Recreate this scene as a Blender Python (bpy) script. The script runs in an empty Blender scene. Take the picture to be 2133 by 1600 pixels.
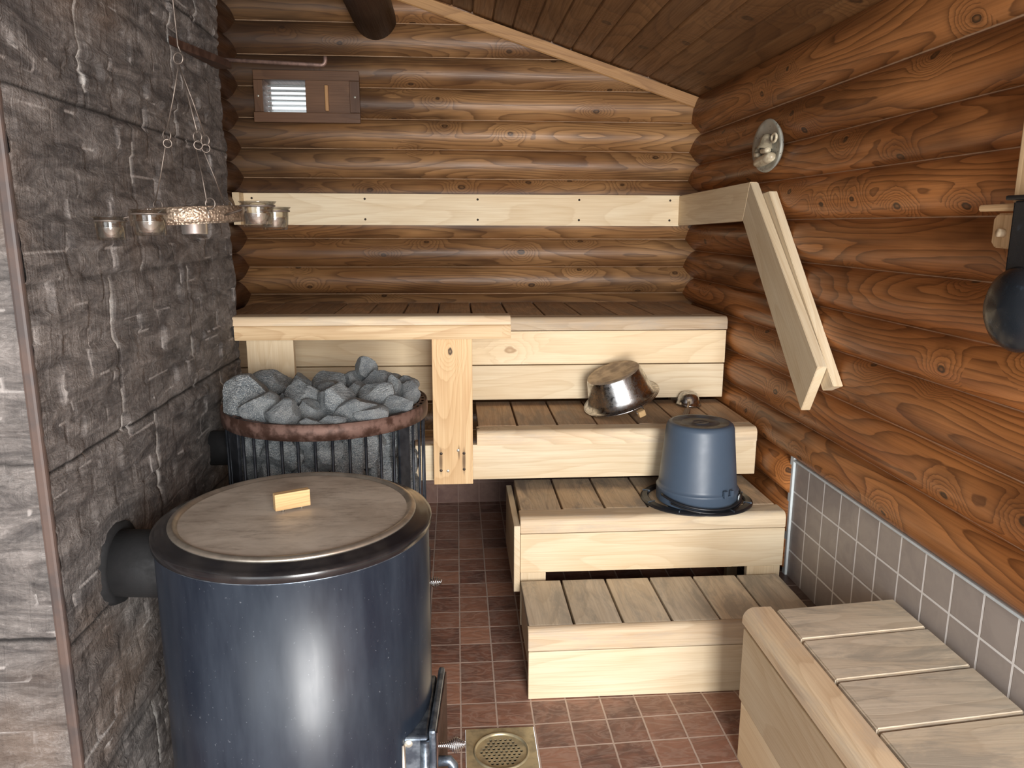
import bpy, bmesh, math, random
from mathutils import Vector, Matrix, noise, Euler
rnd = random.Random(7)
S = bpy.context.scene
C = S.collection
PI = math.pi

# ------------------------------------------------------------------ camera
yaw, pitch, roll, fpx = 7.32309460e-02, 2.04132250e-01, 3.28913051e-03, 1598.36
cy, sy, cp, sp = math.cos(yaw), math.sin(yaw), math.cos(pitch), math.sin(pitch)
fw = Vector((sy*cp, cy*cp, -sp)); ri = Vector((cy, -sy, 0)); up = ri.cross(fw)
cr, sr = math.cos(roll), math.sin(roll)
r2 = cr*ri + sr*up; u2 = -sr*ri + cr*up
cd = bpy.data.cameras.new('camera'); cam = bpy.data.objects.new('camera', cd); C.objects.link(cam)
cd.sensor_width = 36; cd.lens = fpx/2133*36; cd.clip_start = 0.02
m = Matrix((r2, u2, -fw)).transposed().to_4x4(); m.translation = (0, 0, 1.32)
cam.matrix_world = m
S.camera = cam

# ------------------------------------------------------------------ light and exposure
S.view_settings.view_transform = 'Standard'
S.view_settings.look = 'None'
S.view_settings.gamma = 1
S.view_settings.use_curve_mapping = False
S.view_settings.exposure = 0.95
w = bpy.data.worlds.new('sky'); S.world = w; w.use_nodes = True
bg = w.node_tree.nodes['Background']; bg.inputs[0].default_value = (0.93, 0.97, 1.0, 1); bg.inputs[1].default_value = 0.78
def area(name, loc, target, sx, sz, power, col):
    l = bpy.data.lights.new(name, 'AREA'); l.shape = 'RECTANGLE'; l.size = sx; l.size_y = sz
    l.energy = power; l.color = col
    o = bpy.data.objects.new(name, l); C.objects.link(o); o.location = loc
    o.rotation_euler = (Vector(target)-Vector(loc)).to_track_quat('-Z', 'Y').to_euler()
    return o
area('left_fill', (-1.25, -1.2, 0.95), (0.4, 1.9, 0.6), 1.1, 1.3, 6, (0.95, 0.975, 1.0))  # weak fill lamp added at the left rear, not an actual window
area('daylight_door', (0.52, -1.35, 1.02), (0.2, 2.2, 0.8), 0.95, 1.75, 84, (1.0, 0.985, 0.96))

# ------------------------------------------------------------------ node helpers
class NT:
    def __init__(s, name):
        s.m = bpy.data.materials.new(name); s.m.use_nodes = True
        s.t = s.m.node_tree; s.b = s.t.nodes['Principled BSDF']
    def n(s, typ, **kw):
        nd = s.t.nodes.new(typ)
        for k, v in kw.items(): setattr(nd, k, v)
        return nd
    def l(s, a, b): s.t.links.new(a, b)
    def put(s, sock, v):
        if isinstance(v, bpy.types.NodeSocket): s.l(v, sock)
        else: sock.default_value = v
    def math(s, op, a, b=0.0, c=0.0, clamp=False):
        nd = s.n('ShaderNodeMath', operation=op, use_clamp=clamp)
        s.put(nd.inputs[0], a); s.put(nd.inputs[1], b); s.put(nd.inputs[2], c)
        return nd.outputs[0]
    def attr(s, name, fac=False):
        nd = s.n('ShaderNodeAttribute', attribute_name=name)
        return nd.outputs['Fac' if fac else 'Vector']
    def mapv(s, v, scale=(1, 1, 1), loc=(0, 0, 0)):
        nd = s.n('ShaderNodeMapping'); s.l(v, nd.inputs[0])
        nd.inputs['Scale'].default_value = scale; nd.inputs['Location'].default_value = loc
        return nd.outputs[0]
    def noise(s, v, scale=1, detail=2, rough=.5, dist=0, dim='3D'):
        nd = s.n('ShaderNodeTexNoise', noise_dimensions=dim); s.l(v, nd.inputs['Vector'])
        nd.inputs['Scale'].default_value = scale; nd.inputs['Detail'].default_value = detail
        nd.inputs['Roughness'].default_value = rough; nd.inputs['Distortion'].default_value = dist
        return nd.outputs['Fac']
    def smooth(s, v, a, b, lo=0, hi=1):
        nd = s.n('ShaderNodeMapRange', interpolation_type='SMOOTHSTEP'); s.l(v, nd.inputs[0])
        nd.inputs[1].default_value = a; nd.inputs[2].default_value = b
        nd.inputs[3].default_value = lo; nd.inputs[4].default_value = hi
        return nd.outputs[0]
    def mix(s, f, a, b, mode='MIX'):
        nd = s.n('ShaderNodeMix', data_type='RGBA', blend_type=mode)
        s.put(nd.inputs[0], f)
        for i, v in ((6, a), (7, b)):
            if isinstance(v, tuple) and len(v) == 3: v = v+(1,)
            s.put(nd.inputs[i], v)
        return nd.outputs[2]
    def ramp(s, v, stops):
        nd = s.n('ShaderNodeValToRGB'); s.l(v, nd.inputs[0]); e = nd.color_ramp.elements
        while len(e) < len(stops): e.new(.5)
        for el, (p, c) in zip(e, stops): el.position = p; el.color = tuple(c)+(1,)
        return nd.outputs[0]
    def bump(s, h, strength=.3, dist=.002, normal=None):
        nd = s.n('ShaderNodeBump'); s.l(h, nd.inputs['Height'])
        nd.inputs['Strength'].default_value = strength; nd.inputs['Distance'].default_value = dist
        if normal: s.l(normal, nd.inputs['Normal'])
        return nd.outputs[0]
    def fin(s, col=None, rough=None, metal=None, spec=None, normal=None):
        for k, v in (('Base Color', col), ('Roughness', rough), ('Metallic', metal), ('Specular IOR Level', spec), ('Normal', normal)):
            if v is None: continue
            if isinstance(v, tuple) and len(v) == 3: v = v+(1,)
            s.put(s.b.inputs[k], v)
        return s.m

def wood(name, light, mid, dark, rings=9, line=.5, knots=.35, knotscale=4.5, knotcol=(.05, .025, .012), rough=.55, weather=None, stain=None, joint=None, across=6.0, along=.9, patch=None, tint=None, streaks=(), soot=None):
    t = NT(name); g = t.attr('gc')
    low = t.noise(t.mapv(g, (along, across, across)), 1, 1.2, .45)
    # knots: points scattered over the surface, thinned by the cell colour
    vo = t.n('ShaderNodeTexVoronoi', voronoi_dimensions='2D', feature='F1'); t.l(t.mapv(g, (knotscale, knotscale*1.6, 1)), vo.inputs['Vector'])
    vo.inputs['Scale'].default_value = 1
    sep = t.n('ShaderNodeSeparateColor'); t.l(vo.outputs['Color'], sep.inputs[0])
    keep = t.math('LESS_THAN', sep.outputs[0], knots)
    d = t.math('ADD', vo.outputs['Distance'], t.math('MULTIPLY', t.math('SUBTRACT', t.noise(t.mapv(g, (14, 26, 14)), 1, 3, .6), .5), .13))
    swirl = t.math('MULTIPLY', t.math('POWER', t.smooth(d, .55, .0, 0, 1), 1.6), keep)
    field = t.math('ADD', low, t.math('MULTIPLY', swirl, .30))
    warp = t.noise(t.mapv(g, (9, 45, 45)), 1, 2, .5)
    field = t.math('ADD', field, t.math('MULTIPLY', warp, .022))
    fr = t.math('FRACT', t.math('MULTIPLY', field, rings*2.2))
    ring = t.math('POWER', fr, 2.6)                       # early wood fades into a crisp late wood line
    ring = t.math('MULTIPLY', ring, t.smooth(fr, 1.0, .93, 0, 1))
    fib = t.noise(t.mapv(g, (5, 210, 210)), 1, 2, .6)
    big = t.noise(t.mapv(g, (1.3, 4, 4), (3, 7, 1)), 1, 3, .6)
    col = t.mix(t.smooth(big, .3, .7), light, mid)
    col = t.mix(t.math('MULTIPLY', ring, line), col, dark)
    col = t.mix(t.smooth(fib, .35, .75, 0, .30), col, dark)
    if stain:   # blotchy darker stain with its own shape
        c, amt, lo, hi = stain
        sn = t.noise(t.mapv(g, (1.1, 5, 5), (11, 3, 5)), 1, 4, .65)
        col = t.mix(t.smooth(sn, lo, hi, 0, amt), col, c)
    if weather:
        c, amt = weather
        wn = t.noise(t.mapv(g, (5, 16, 16), (1, 9, 2)), 1, 5, .7, .6)
        col = t.mix(t.smooth(wn, .42, .68, 0, amt), col, c)
    kn = t.math('MULTIPLY', t.smooth(d, .075, .045), keep)
    kring = t.math('MULTIPLY', kn, t.smooth(d, .0, .05, .55, 1))
    col = t.mix(kring, col, knotcol)
    rv = t.attr('rv', True)
    col = t.mix(1.0, col, t.ramp(rv, [(0, (.80, .80, .80)), (1, (1.12, 1.10, 1.06))]), 'MULTIPLY')
    if streaks or soot:
        sx_ = t.n('ShaderNodeSeparateXYZ'); t.l(t.n('ShaderNodeTexCoord').outputs['Object'], sx_.inputs[0])
    for (ex, ez, rx, rz) in streaks:     # dark run-off stains round the rusted screws
        a_ = t.math('DIVIDE', t.math('SUBTRACT', sx_.outputs[0], ex), rx); b_ = t.math('DIVIDE', t.math('SUBTRACT', sx_.outputs[2], ez), rz)
        q_ = t.math('ADD', t.math('MULTIPLY', a_, a_), t.math('MULTIPLY', b_, b_))
        q_ = t.math('ADD', q_, t.math('MULTIPLY', fib, .9))
        col = t.mix(t.smooth(q_, 1.7, .3, 0, .85), col, (.06, .03, .015))
    if soot:                             # smoke-blackened logs by the chimney
        bl = t.noise(t.mapv(g, (1.6, 5, 5), (2, 2, 2)), 1, 4, .65)
        s_ = t.math('ADD', t.smooth(sx_.outputs[0], .25, -.95, 0, .75), t.math('MULTIPLY', t.math('SUBTRACT', bl, .5), 1.1))
        col = t.mix(t.math('MULTIPLY', t.smooth(s_, .15, .75, 0, soot), t.smooth(sx_.outputs[2], 1.25, 1.6)), col, (.035, .022, .016))
    if tint: col = t.mix(1.0, col, tint, 'MULTIPLY')
    if joint:   # pale dusty line of caulk where two logs meet
        jv = t.attr('jv', True)
        e = t.math('ABSOLUTE', t.math('SUBTRACT', jv, .5))
        brk = t.noise(t.mapv(g, (14, 3, 3)), 1, 3, .7)
        e = t.smooth(t.math('ADD', e, t.math('MULTIPLY', t.math('SUBTRACT', brk, .5), .03)), .478, .492)
        col = t.mix(t.math('MULTIPLY', e, .85), col, joint)
    bh = t.math('ADD', t.math('MULTIPLY', fib, .6), t.math('MULTIPLY', ring, -.5))
    nrm = t.bump(bh, .25, .0012)
    t.b.inputs['Coat Weight'].default_value = 0
    return t.fin(col, t.smooth(fib, .2, .8, rough-.07, rough+.1), None, .35, nrm)

M = {}
M['log_back'] = wood('varnished_log_brown', (.45, .245, .105), (.235, .108, .040), (.060, .024, .010), rings=8, line=.72, knots=.5, knotscale=4.6, rough=.42, stain=((.048, .021, .011), .80, .44, .70), joint=(.60, .44, .30), across=7, soot=.72)
M['log_right'] = wood('varnished_log_orange', (.54, .225, .074), (.31, .112, .032), (.070, .022, .007), rings=9, line=.80, knots=.5, knotscale=4.3, rough=.36, stain=((.05, .019, .009), .65, .46, .75), joint=(.62, .42, .27), across=6.5)
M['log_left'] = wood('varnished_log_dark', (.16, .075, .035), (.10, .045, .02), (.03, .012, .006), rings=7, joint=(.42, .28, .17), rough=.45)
M['ceiling'] = wood('ceiling_board_brown', (.200, .098, .038), (.135, .060, .022), (.055, .022, .009), rings=7, line=.6, knots=.4, knotscale=3.2, rough=.42, across=5)
M['beam'] = wood('dark_round_beam', (.055, .025, .013), (.035, .016, .009), (.015, .007, .004), rings=5, rough=.5)
M['aspen'] = wood('pale_bench_wood', (.86, .74, .54), (.77, .61, .40), (.56, .38, .20), rings=6, line=.34, knots=.05, knotscale=2.6, rough=.6, across=5, knotcol=(.45, .30, .17))
M['nose'] = wood('pale_rounded_edge_wood', (.82, .68, .48), (.68, .51, .34), (.44, .29, .16), rings=7, line=.42, knots=.02, rough=.6, weather=((.52, .45, .37), .5), across=6)
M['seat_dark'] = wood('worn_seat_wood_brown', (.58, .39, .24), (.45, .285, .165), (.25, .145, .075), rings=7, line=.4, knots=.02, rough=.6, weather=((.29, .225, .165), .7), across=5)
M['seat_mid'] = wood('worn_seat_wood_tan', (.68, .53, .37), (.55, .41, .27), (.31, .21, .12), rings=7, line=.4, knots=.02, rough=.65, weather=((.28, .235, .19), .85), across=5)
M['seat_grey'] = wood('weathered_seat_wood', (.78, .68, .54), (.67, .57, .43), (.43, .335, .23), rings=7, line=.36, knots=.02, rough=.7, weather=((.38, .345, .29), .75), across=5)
M['post'] = wood('orange_pale_post_wood', (.82, .62, .38), (.70, .48, .26), (.42, .22, .09), rings=7, line=.4, knots=.12, rough=.6, across=6)
M['post_stained'] = wood('orange_pale_post_wood_stained', (.82, .62, .38), (.70, .48, .26), (.42, .22, .09), rings=7, line=.4, knots=.12, rough=.6, across=6,
    streaks=((-.056, .545, .007, .052), (.021, .545, .007, .050), (.004, .575, .004, .030)))
M['trimwood'] = wood('brown_trim_wood', (.52, .30, .13), (.40, .21, .085), (.16, .07, .03), rings=6, line=.45, knots=.1, rough=.5)
M['ventwood'] = wood('dark_vent_wood', (.17, .085, .042), (.11, .052, .026), (.05, .02, .01), rings=4, line=.35, knots=.02, rough=.5)
M['knobwood'] = wood('small_offcut_wood', (.72, .52, .28), (.55, .36, .17), (.30, .17, .07), rings=12, line=.4, knots=0, rough=.65, across=25)

def simple(name, col, rough=.5, metal=0, var=.0, scale=20, bump=0, bd=.001, spec=.5, col2=None, lo=.4, hi=.65):
    t = NT(name); tc = t.n('ShaderNodeTexCoord').outputs['Object']
    nz = t.noise(tc, scale, 5, .6)
    c = t.mix(t.smooth(nz, lo, hi), col, col2 if col2 else tuple(x*(1-var) for x in col))
    nrm = t.bump(t.noise(tc, scale*3, 4, .6), bump, bd) if bump else None
    return t.fin(c, t.smooth(nz, .3, .7, rough*.85, min(1, rough*1.15)), metal, spec, nrm)
M['black'] = simple('black_plastic', (.012, .013, .016), .38, 0, .2, 30)
M['ladle_black'] = simple('black_ladle_plastic', (.012, .015, .019), .28, 0, .3, 26, .3, .0006, .5, (.035, .05, .07), .55, .7)
M['bucket'] = simple('slate_blue_plastic', (.062, .090, .132), .42, 0, .06, 8, .05, .0003)
M['bucket_base'] = simple('slate_plastic_worn', (.060, .070, .088), .5, 0, .3, 20, .1, .0005, .5, (.05, .038, .033))
M['barrel'] = NT('blued_black_steel')
t = M['barrel']; tc = t.n('ShaderNodeTexCoord').outputs['Object']
n1 = t.noise(t.mapv(tc, (14, 14, 3)), 1, 5, .65); n2 = t.noise(tc, 190, 2, .5)
col = t.mix(t.smooth(n1, .3, .75), (.012, .017, .027), (.026, .034, .048))
col = t.mix(t.smooth(n2, .70, .76, 0, .3), col, (.25, .27, .30))
t.fin(col, t.smooth(n1, .3, .7, .27, .38), 0, .42, t.bump(t.noise(t.mapv(tc, (30, 30, 6)), 1, 3), .10, .001)); M['barrel'] = t.m
M['barrel_top'] = simple('glossy_black_enamel', (.010, .010, .012), .20, 0, .3, 14, .05, .0005, .6, (.022, .02, .02))
M['lid'] = NT('worn_aluminium_lid')
t = M['lid']; tc = t.n('ShaderNodeTexCoord').outputs['Object']
n1 = t.noise(t.mapv(tc, (5, 9, 5)), 1, 6, .68, .5); n2 = t.noise(t.mapv(tc, (18, 60, 20)), 1, 4, .7)
col = t.mix(t.smooth(n1, .32, .68), (.60, .54, .46), (.39, .335, .275)); col = t.mix(t.smooth(n2, .48, .75, 0, .5), col, (.17, .135, .11))
t.fin(col, t.smooth(n2, .3, .7, .40, .58), .12, .5, t.bump(n2, .08, .0006)); M['lid'] = t.m
M['lid_edge'] = simple('bright_aluminium_edge', (.50, .45, .38), .33, .8, .3, 20)
M['black_iron'] = simple('black_iron', (.022, .026, .034), .45, .5, .4, 30, .2, .001, .5, (.045, .05, .06))
M['soot'] = simple('matt_black_flue', (.010, .010, .011), .75, 0, .4, 25, .3, .002)
M['rust'] = simple('rusty_iron_band', (.075, .038, .027), .58, .35, .4, 26, .5, .001, .5, (.21, .125, .10), .42, .62)
M['rust_dark'] = simple('dark_rusty_iron', (.055, .028, .020), .65, .3, .4, 30, .3, .001, .4, (.10, .055, .038))
M['rod'] = simple('rusty_pink_rod', (.20, .125, .10), .55, .4, .4, 60, .2, .0005)
M['wire'] = simple('dull_wire', (.20, .165, .14), .45, .7, .4, 60)
M['chrome'] = simple('bright_spring_steel', (.75, .76, .78), .22, 1, .3, 40)
M['castiron'] = simple('blue_grey_cast_iron', (.085, .105, .135), .33, .7, .4, 40, .3, .0008, .5, (.20, .24, .28))
M['steel'] = NT('scuffed_steel')
t = M['steel']; tc = t.n('ShaderNodeTexCoord').outputs['Object']
n1 = t.noise(tc, 60, 5, .7); n2 = t.noise(tc, 9, 3, .6)
t.fin(t.mix(t.smooth(n1, .4, .66), (.56, .56, .56), (.34, .33, .32)), t.smooth(n1, .35, .65, .16, .36), 1.0, .5, t.bump(t.math('ADD', n2, t.math('MULTIPLY', n1, .15)), .25, .004)); M['steel'] = t.m
M['steel_tan'] = simple('tan_dusty_steel', (.50, .40, .29), .5, .6, .3, 25, .2, .001, .5, (.34, .27, .20))
M['hammered'] = NT('hammered_bronze_band')
t = M['hammered']; tc = t.n('ShaderNodeTexCoord').outputs['Object']
vo = t.n('ShaderNodeTexVoronoi', feature='SMOOTH_F1'); t.l(tc, vo.inputs['Vector']); vo.inputs['Scale'].default_value = 300
t.fin(t.mix(t.smooth(vo.outputs['Distance'], .2, .7), (.30, .23, .17), (.17, .125, .09)), .4, .7, .5, t.bump(vo.outputs['Distance'], .9, .0015)); M['hammered'] = t.m
M['wax'] = simple('white_wax', (.85, .83, .78), .5, 0, .03, 10)
M['alu'] = simple('thin_aluminium_cup', (.72, .71, .69), .3, .95, .1, 20)
M['screw'] = simple('dark_screw', (.05, .035, .025), .5, .5)
M['screw_light'] = simple('pale_screw', (.6, .58, .5), .4, .7)
M['ceramic'] = NT('grey_green_glaze')
t = M['ceramic']; tc = t.n('ShaderNodeTexCoord').outputs['Object']
vo = t.n('ShaderNodeTexVoronoi'); t.l(tc, vo.inputs['Vector']); vo.inputs['Scale'].default_value = 85
sp_ = t.math('MULTIPLY', t.math('LESS_THAN', vo.outputs['Distance'], .20), t.smooth(t.noise(tc, 12, 1), .5, .56))
t.fin(t.mix(sp_, t.mix(t.smooth(t.noise(tc, 20, 3), .35, .65), (.42, .41, .34), (.30, .30, .26)), (.05, .045, .04)), .3, 0, .5); M['ceramic'] = t.m
M['cream'] = simple('cream_glaze', (.66, .58, .42), .28, 0, .3, 40, .1, .0006, .5, (.42, .34, .23))
M['brown_glaze'] = simple('olive_brown_glaze', (.30, .255, .175), .3, 0, .3, 40, .1, .0006, .5, (.13, .10, .07))
M['brass'] = simple('dull_brass_drain', (.52, .45, .29), .38, .55, .3, 30, .1, .0005, .5, (.38, .33, .22))
M['drain_dark'] = simple('dark_drain_well', (.01, .01, .01), .8)
M['caulk'] = simple('pale_grey_caulk', (.62, .68, .70), .5, 0, .1, 30)
M['corner_trim'] = simple('brown_grey_corner_strip', (.075, .060, .056), .5, 0, .4, 12, .1, .001, .4, (.11, .075, .062))
M['slat_glass'] = simple('milky_vent_slat', (.85, .9, .9), .2, 0, .05)
M['slat_glass'].node_tree.nodes['Principled BSDF'].inputs['Transmission Weight'].default_value = .75

t = NT('clear_glass')      # thin glass that lets light straight through and glints at grazing angles
tr = t.n('ShaderNodeBsdfTransparent'); gl = t.n('ShaderNodeBsdfGlossy'); gl.inputs['Roughness'].default_value = .03
fr_ = t.n('ShaderNodeFresnel'); fr_.inputs[0].default_value = 1.6
mx = t.n('ShaderNodeMixShader'); t.l(t.math('ADD', t.math('MULTIPLY', fr_.outputs[0], .55), .02), mx.inputs[0]); t.l(tr.outputs[0], mx.inputs[1]); t.l(gl.outputs[0], mx.inputs[2])
tr.inputs[0].default_value = (.96, .96, .94, 1)
t.l(mx.outputs[0], t.t.nodes['Material Output'].inputs['Surface']); M['glass'] = t.m

def tiles(name, c1, c2, c3, grout, relief=.5, rough=.45, gw=.03, size=.1, cast=None, axes='xy', ox=0, oy=0, vein=.5, rnd_amt=1.0):
    t = NT(name); g = t.n('ShaderNodeTexCoord').outputs['Object']
    sp2 = t.n('ShaderNodeSeparateXYZ'); t.l(g, sp2.inputs[0])
    ax = {'x': 0, 'y': 1, 'z': 2}
    u = t.math('DIVIDE', t.math('SUBTRACT', sp2.outputs[ax[axes[0]]], ox), size); v = t.math('DIVIDE', t.math('SUBTRACT', sp2.outputs[ax[axes[1]]], oy), size)
    # hand-laid joints: the line wanders a little
    wob = t.noise(g, 25, 2, .5)
    fu = t.math('FRACT', t.math('ADD', u, t.math('MULTIPLY', t.math('SUBTRACT', wob, .5), .02*relief))); fv = t.math('FRACT', t.math('ADD', v, t.math('MULTIPLY', t.math('SUBTRACT', wob, .5), .02*relief)))
    du = t.math('SUBTRACT', .5, t.math('ABSOLUTE', t.math('SUBTRACT', fu, .5))); dv = t.math('SUBTRACT', .5, t.math('ABSOLUTE', t.math('SUBTRACT', fv, .5)))
    dd = t.math('MINIMUM', du, dv)
    gm = t.smooth(dd, gw, gw*1.5, 1, 0)
    cb = t.n('ShaderNodeCombineXYZ'); t.l(t.math('FLOOR', u), cb.inputs[0]); t.l(t.math('FLOOR', v), cb.inputs[1])
    wn = t.n('ShaderNodeTexWhiteNoise', noise_dimensions='3D'); t.l(cb.outputs[0], wn.inputs['Vector'])
    nz = t.noise(g, 14, 5, .62, .8)
    col = t.mix(t.smooth(nz, .35, .65), c1, c2)
    col = t.mix(t.math('MULTIPLY', t.math('MULTIPLY', wn.outputs['Value'], wn.outputs['Value']), rnd_amt), col, c3)
    # slate-like ridges running their own way in each tile
    off = t.n('ShaderNodeVectorMath', operation='MULTIPLY_ADD'); t.l(wn.outputs['Color'], off.inputs[0]); off.inputs[1].default_value = (9, 9, 9); t.l(g, off.inputs[2])
    rot = t.n('ShaderNodeMapping'); t.l(off.outputs[0], rot.inputs[0]); rot.inputs['Rotation'].default_value = (0, 0, .7); rot.inputs['Scale'].default_value = (10, 30, 10)
    rn = t.noise(rot.outputs[0], 1, 3, .55, 1.4)
    ridge = t.math('SUBTRACT', 1, t.math('MULTIPLY', t.math('ABSOLUTE', t.math('SUBTRACT', rn, .5)), 14), clamp=True)
    col = t.mix(t.math('MULTIPLY', ridge, vein*.45), col, grout)
    col = t.mix(t.math('MULTIPLY', gm, .9), col, grout)
    h = t.math('ADD', t.math('MULTIPLY', rn, relief), t.math('MULTIPLY', gm, -.8))
    return t.fin(col, t.smooth(nz, .3, .7, rough-.1, rough+.12), 0, .5, t.bump(h, .55, .0035))
M['floor'] = tiles('slate_brown_floor_tiles', (.235, .108, .075), (.145, .075, .058), (.40, .195, .125), (.55, .42, .35), 1.0, .42, .020, .0985, ox=.0005, oy=1.832, vein=.5)
M['base_tile'] = tiles('brown_plinth_tiles', (.15, .075, .052), (.10, .045, .034), (.20, .12, .09), (.25, .16, .13), .6, .45, .02, .0985, axes='xz', ox=.0005, oy=.035, vein=.2)
M['base_tile_y'] = tiles('brown_plinth_tiles_side', (.10, .06, .05), (.07, .04, .034), (.12, .08, .06), (.30, .24, .21), .6, .45, .02, .1, axes='yz', ox=.02, oy=.07, vein=.2)
M['wall_tile'] = tiles('grey_wall_tiles', (.350, .305, .278), (.310, .270, .247), (.37, .325, .295), (.82, .80, .78), .12, .38, .024, .1005, axes='yz', ox=2.297, oy=.577, vein=0, rnd_amt=.5)

# ledge stone cladding
t = NT('split_stone_cladding'); g = t.n('ShaderNodeTexCoord').outputs['Object']; lg = t.attr('gc')
n1 = t.noise(t.mapv(g, (6, 6, 22)), 1, 7, .72, .8); n2 = t.noise(t.mapv(g, (2.2, 2.2, 2.2), (4, 0, 0)), 1, 3, .6)
n3 = t.noise(t.mapv(g, (30, 30, 90)), 1, 5, .7, .5); n4 = t.noise(t.mapv(g, (26, 26, 60), (9, 2, 2)), 1, 3, .6, 1.5)
n5 = t.noise(t.mapv(g, (60, 60, 9), (9, 2, 2)), 1, 2, .6, 1.0)
col = t.mix(t.smooth(n1, .33, .68), (.070, .063, .061), (.205, .185, .172))
col = t.mix(t.smooth(n2, .5, .68, 0, .5), col, (.17, .115, .080))
line = t.math('SUBTRACT', 1, t.math('MULTIPLY', t.math('ABSOLUTE', t.math('SUBTRACT', n4, .5)), 22), clamp=True)
col = t.mix(t.math('MULTIPLY', line, t.smooth(n1, .45, .65, 0, .35)), col, (.40, .37, .35))
col = t.mix(t.smooth(n3, .5, .85, 0, .55), col, (.36, .33, .31))
col = t.mix(t.smooth(n3, .45, .2, 0, .6), col, (.018, .017, .018))
crev = t.attr('jv', True)
col = t.mix(t.smooth(crev, .52, .95, 0, .92), col, (.010, .009, .009))
col = t.mix(t.smooth(crev, .48, .05, 0, .85), col, (.62, .60, .57))
col = t.mix(t.smooth(t.attr('rv', True), .45, .9, 0, .75), col, (.42, .39, .37))
h = t.math('ADD', t.math('ADD', t.math('MULTIPLY', n3, .6), n1), t.math('MULTIPLY', n5, .35))
M['stone'] = t.fin(col, .78, 0, .35, t.bump(h, .8, .010))

# speckled sauna rock
t = NT('speckled_grey_rock'); g = t.n('ShaderNodeTexCoord').outputs['Object']
n1 = t.noise(g, 3, 5, .65); n2 = t.noise(g, 55, 2, .7); n3 = t.noise(t.mapv(g, (2, 2, 9)), 3, 5, .65, .7)
col = t.mix(t.smooth(n1, .35, .65), (.195, .228, .252), (.34, .37, .385))
col = t.mix(t.smooth(n3, .5, .75, 0, .6), col, (.11, .13, .148))
col = t.mix(t.smooth(n2, .51, .62, 0, .85), col, (.70, .71, .69))
col = t.mix(t.smooth(n2, .44, .30, 0, .7), col, (.03, .037, .045))
M['rock'] = t.fin(col, .75, 0, .4, t.bump(t.math('ADD', n3, t.math('MULTIPLY', n2, .25)), .7, .06))

# ------------------------------------------------------------------ mesh helpers
def setattrs(me, gc, rv=None, jv=None):
    a = me.attributes.new('gc', 'FLOAT_VECTOR', 'POINT'); a.data.foreach_set('vector', [x for v in gc for x in v])
    b = me.attributes.new('rv', 'FLOAT', 'POINT'); b.data.foreach_set('value', rv if rv is not None else [.5]*len(me.vertices))
    c = me.attributes.new('jv', 'FLOAT', 'POINT'); c.data.foreach_set('value', jv if jv is not None else [.5]*len(me.vertices))

def link(name, me, mat, parent=None, smooth=False, **props):
    o = bpy.data.objects.new(name, me); C.objects.link(o)
    for mm in (mat if isinstance(mat, (list, tuple)) else [mat]):
        me.materials.append(mm)
    if smooth:
        for p in me.polygons: p.use_smooth = True
    if parent is not None:
        o.parent = parent
        o.matrix_parent_inverse = Matrix.Identity(4)
        if parent.type in ('EMPTY', 'MESH'):
            root = parent
            off = Vector((0, 0, 0))
            while root is not None:
                off += root.location if not root.get('_abs') else Vector((0, 0, 0)); root = root.parent
            if not props.get('local'): o.location = -off
    for k, v in props.items():
        if k != 'local': o[k] = v
    return o

def thing(name, label, cat, loc=(0, 0, 0), group=None, rot=None):
    o = bpy.data.objects.new(name, None); C.objects.link(o); o.location = loc; o.empty_display_size = .05
    o['label'] = label; o['category'] = cat
    if group: o['group'] = group
    if rot: o.rotation_euler = rot
    return o
def tag(o, label, cat, group=None):
    o['label'] = label; o['category'] = cat
    if group: o['group'] = group
    return o
def struct(o): o['kind'] = 'structure'; return o

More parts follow.
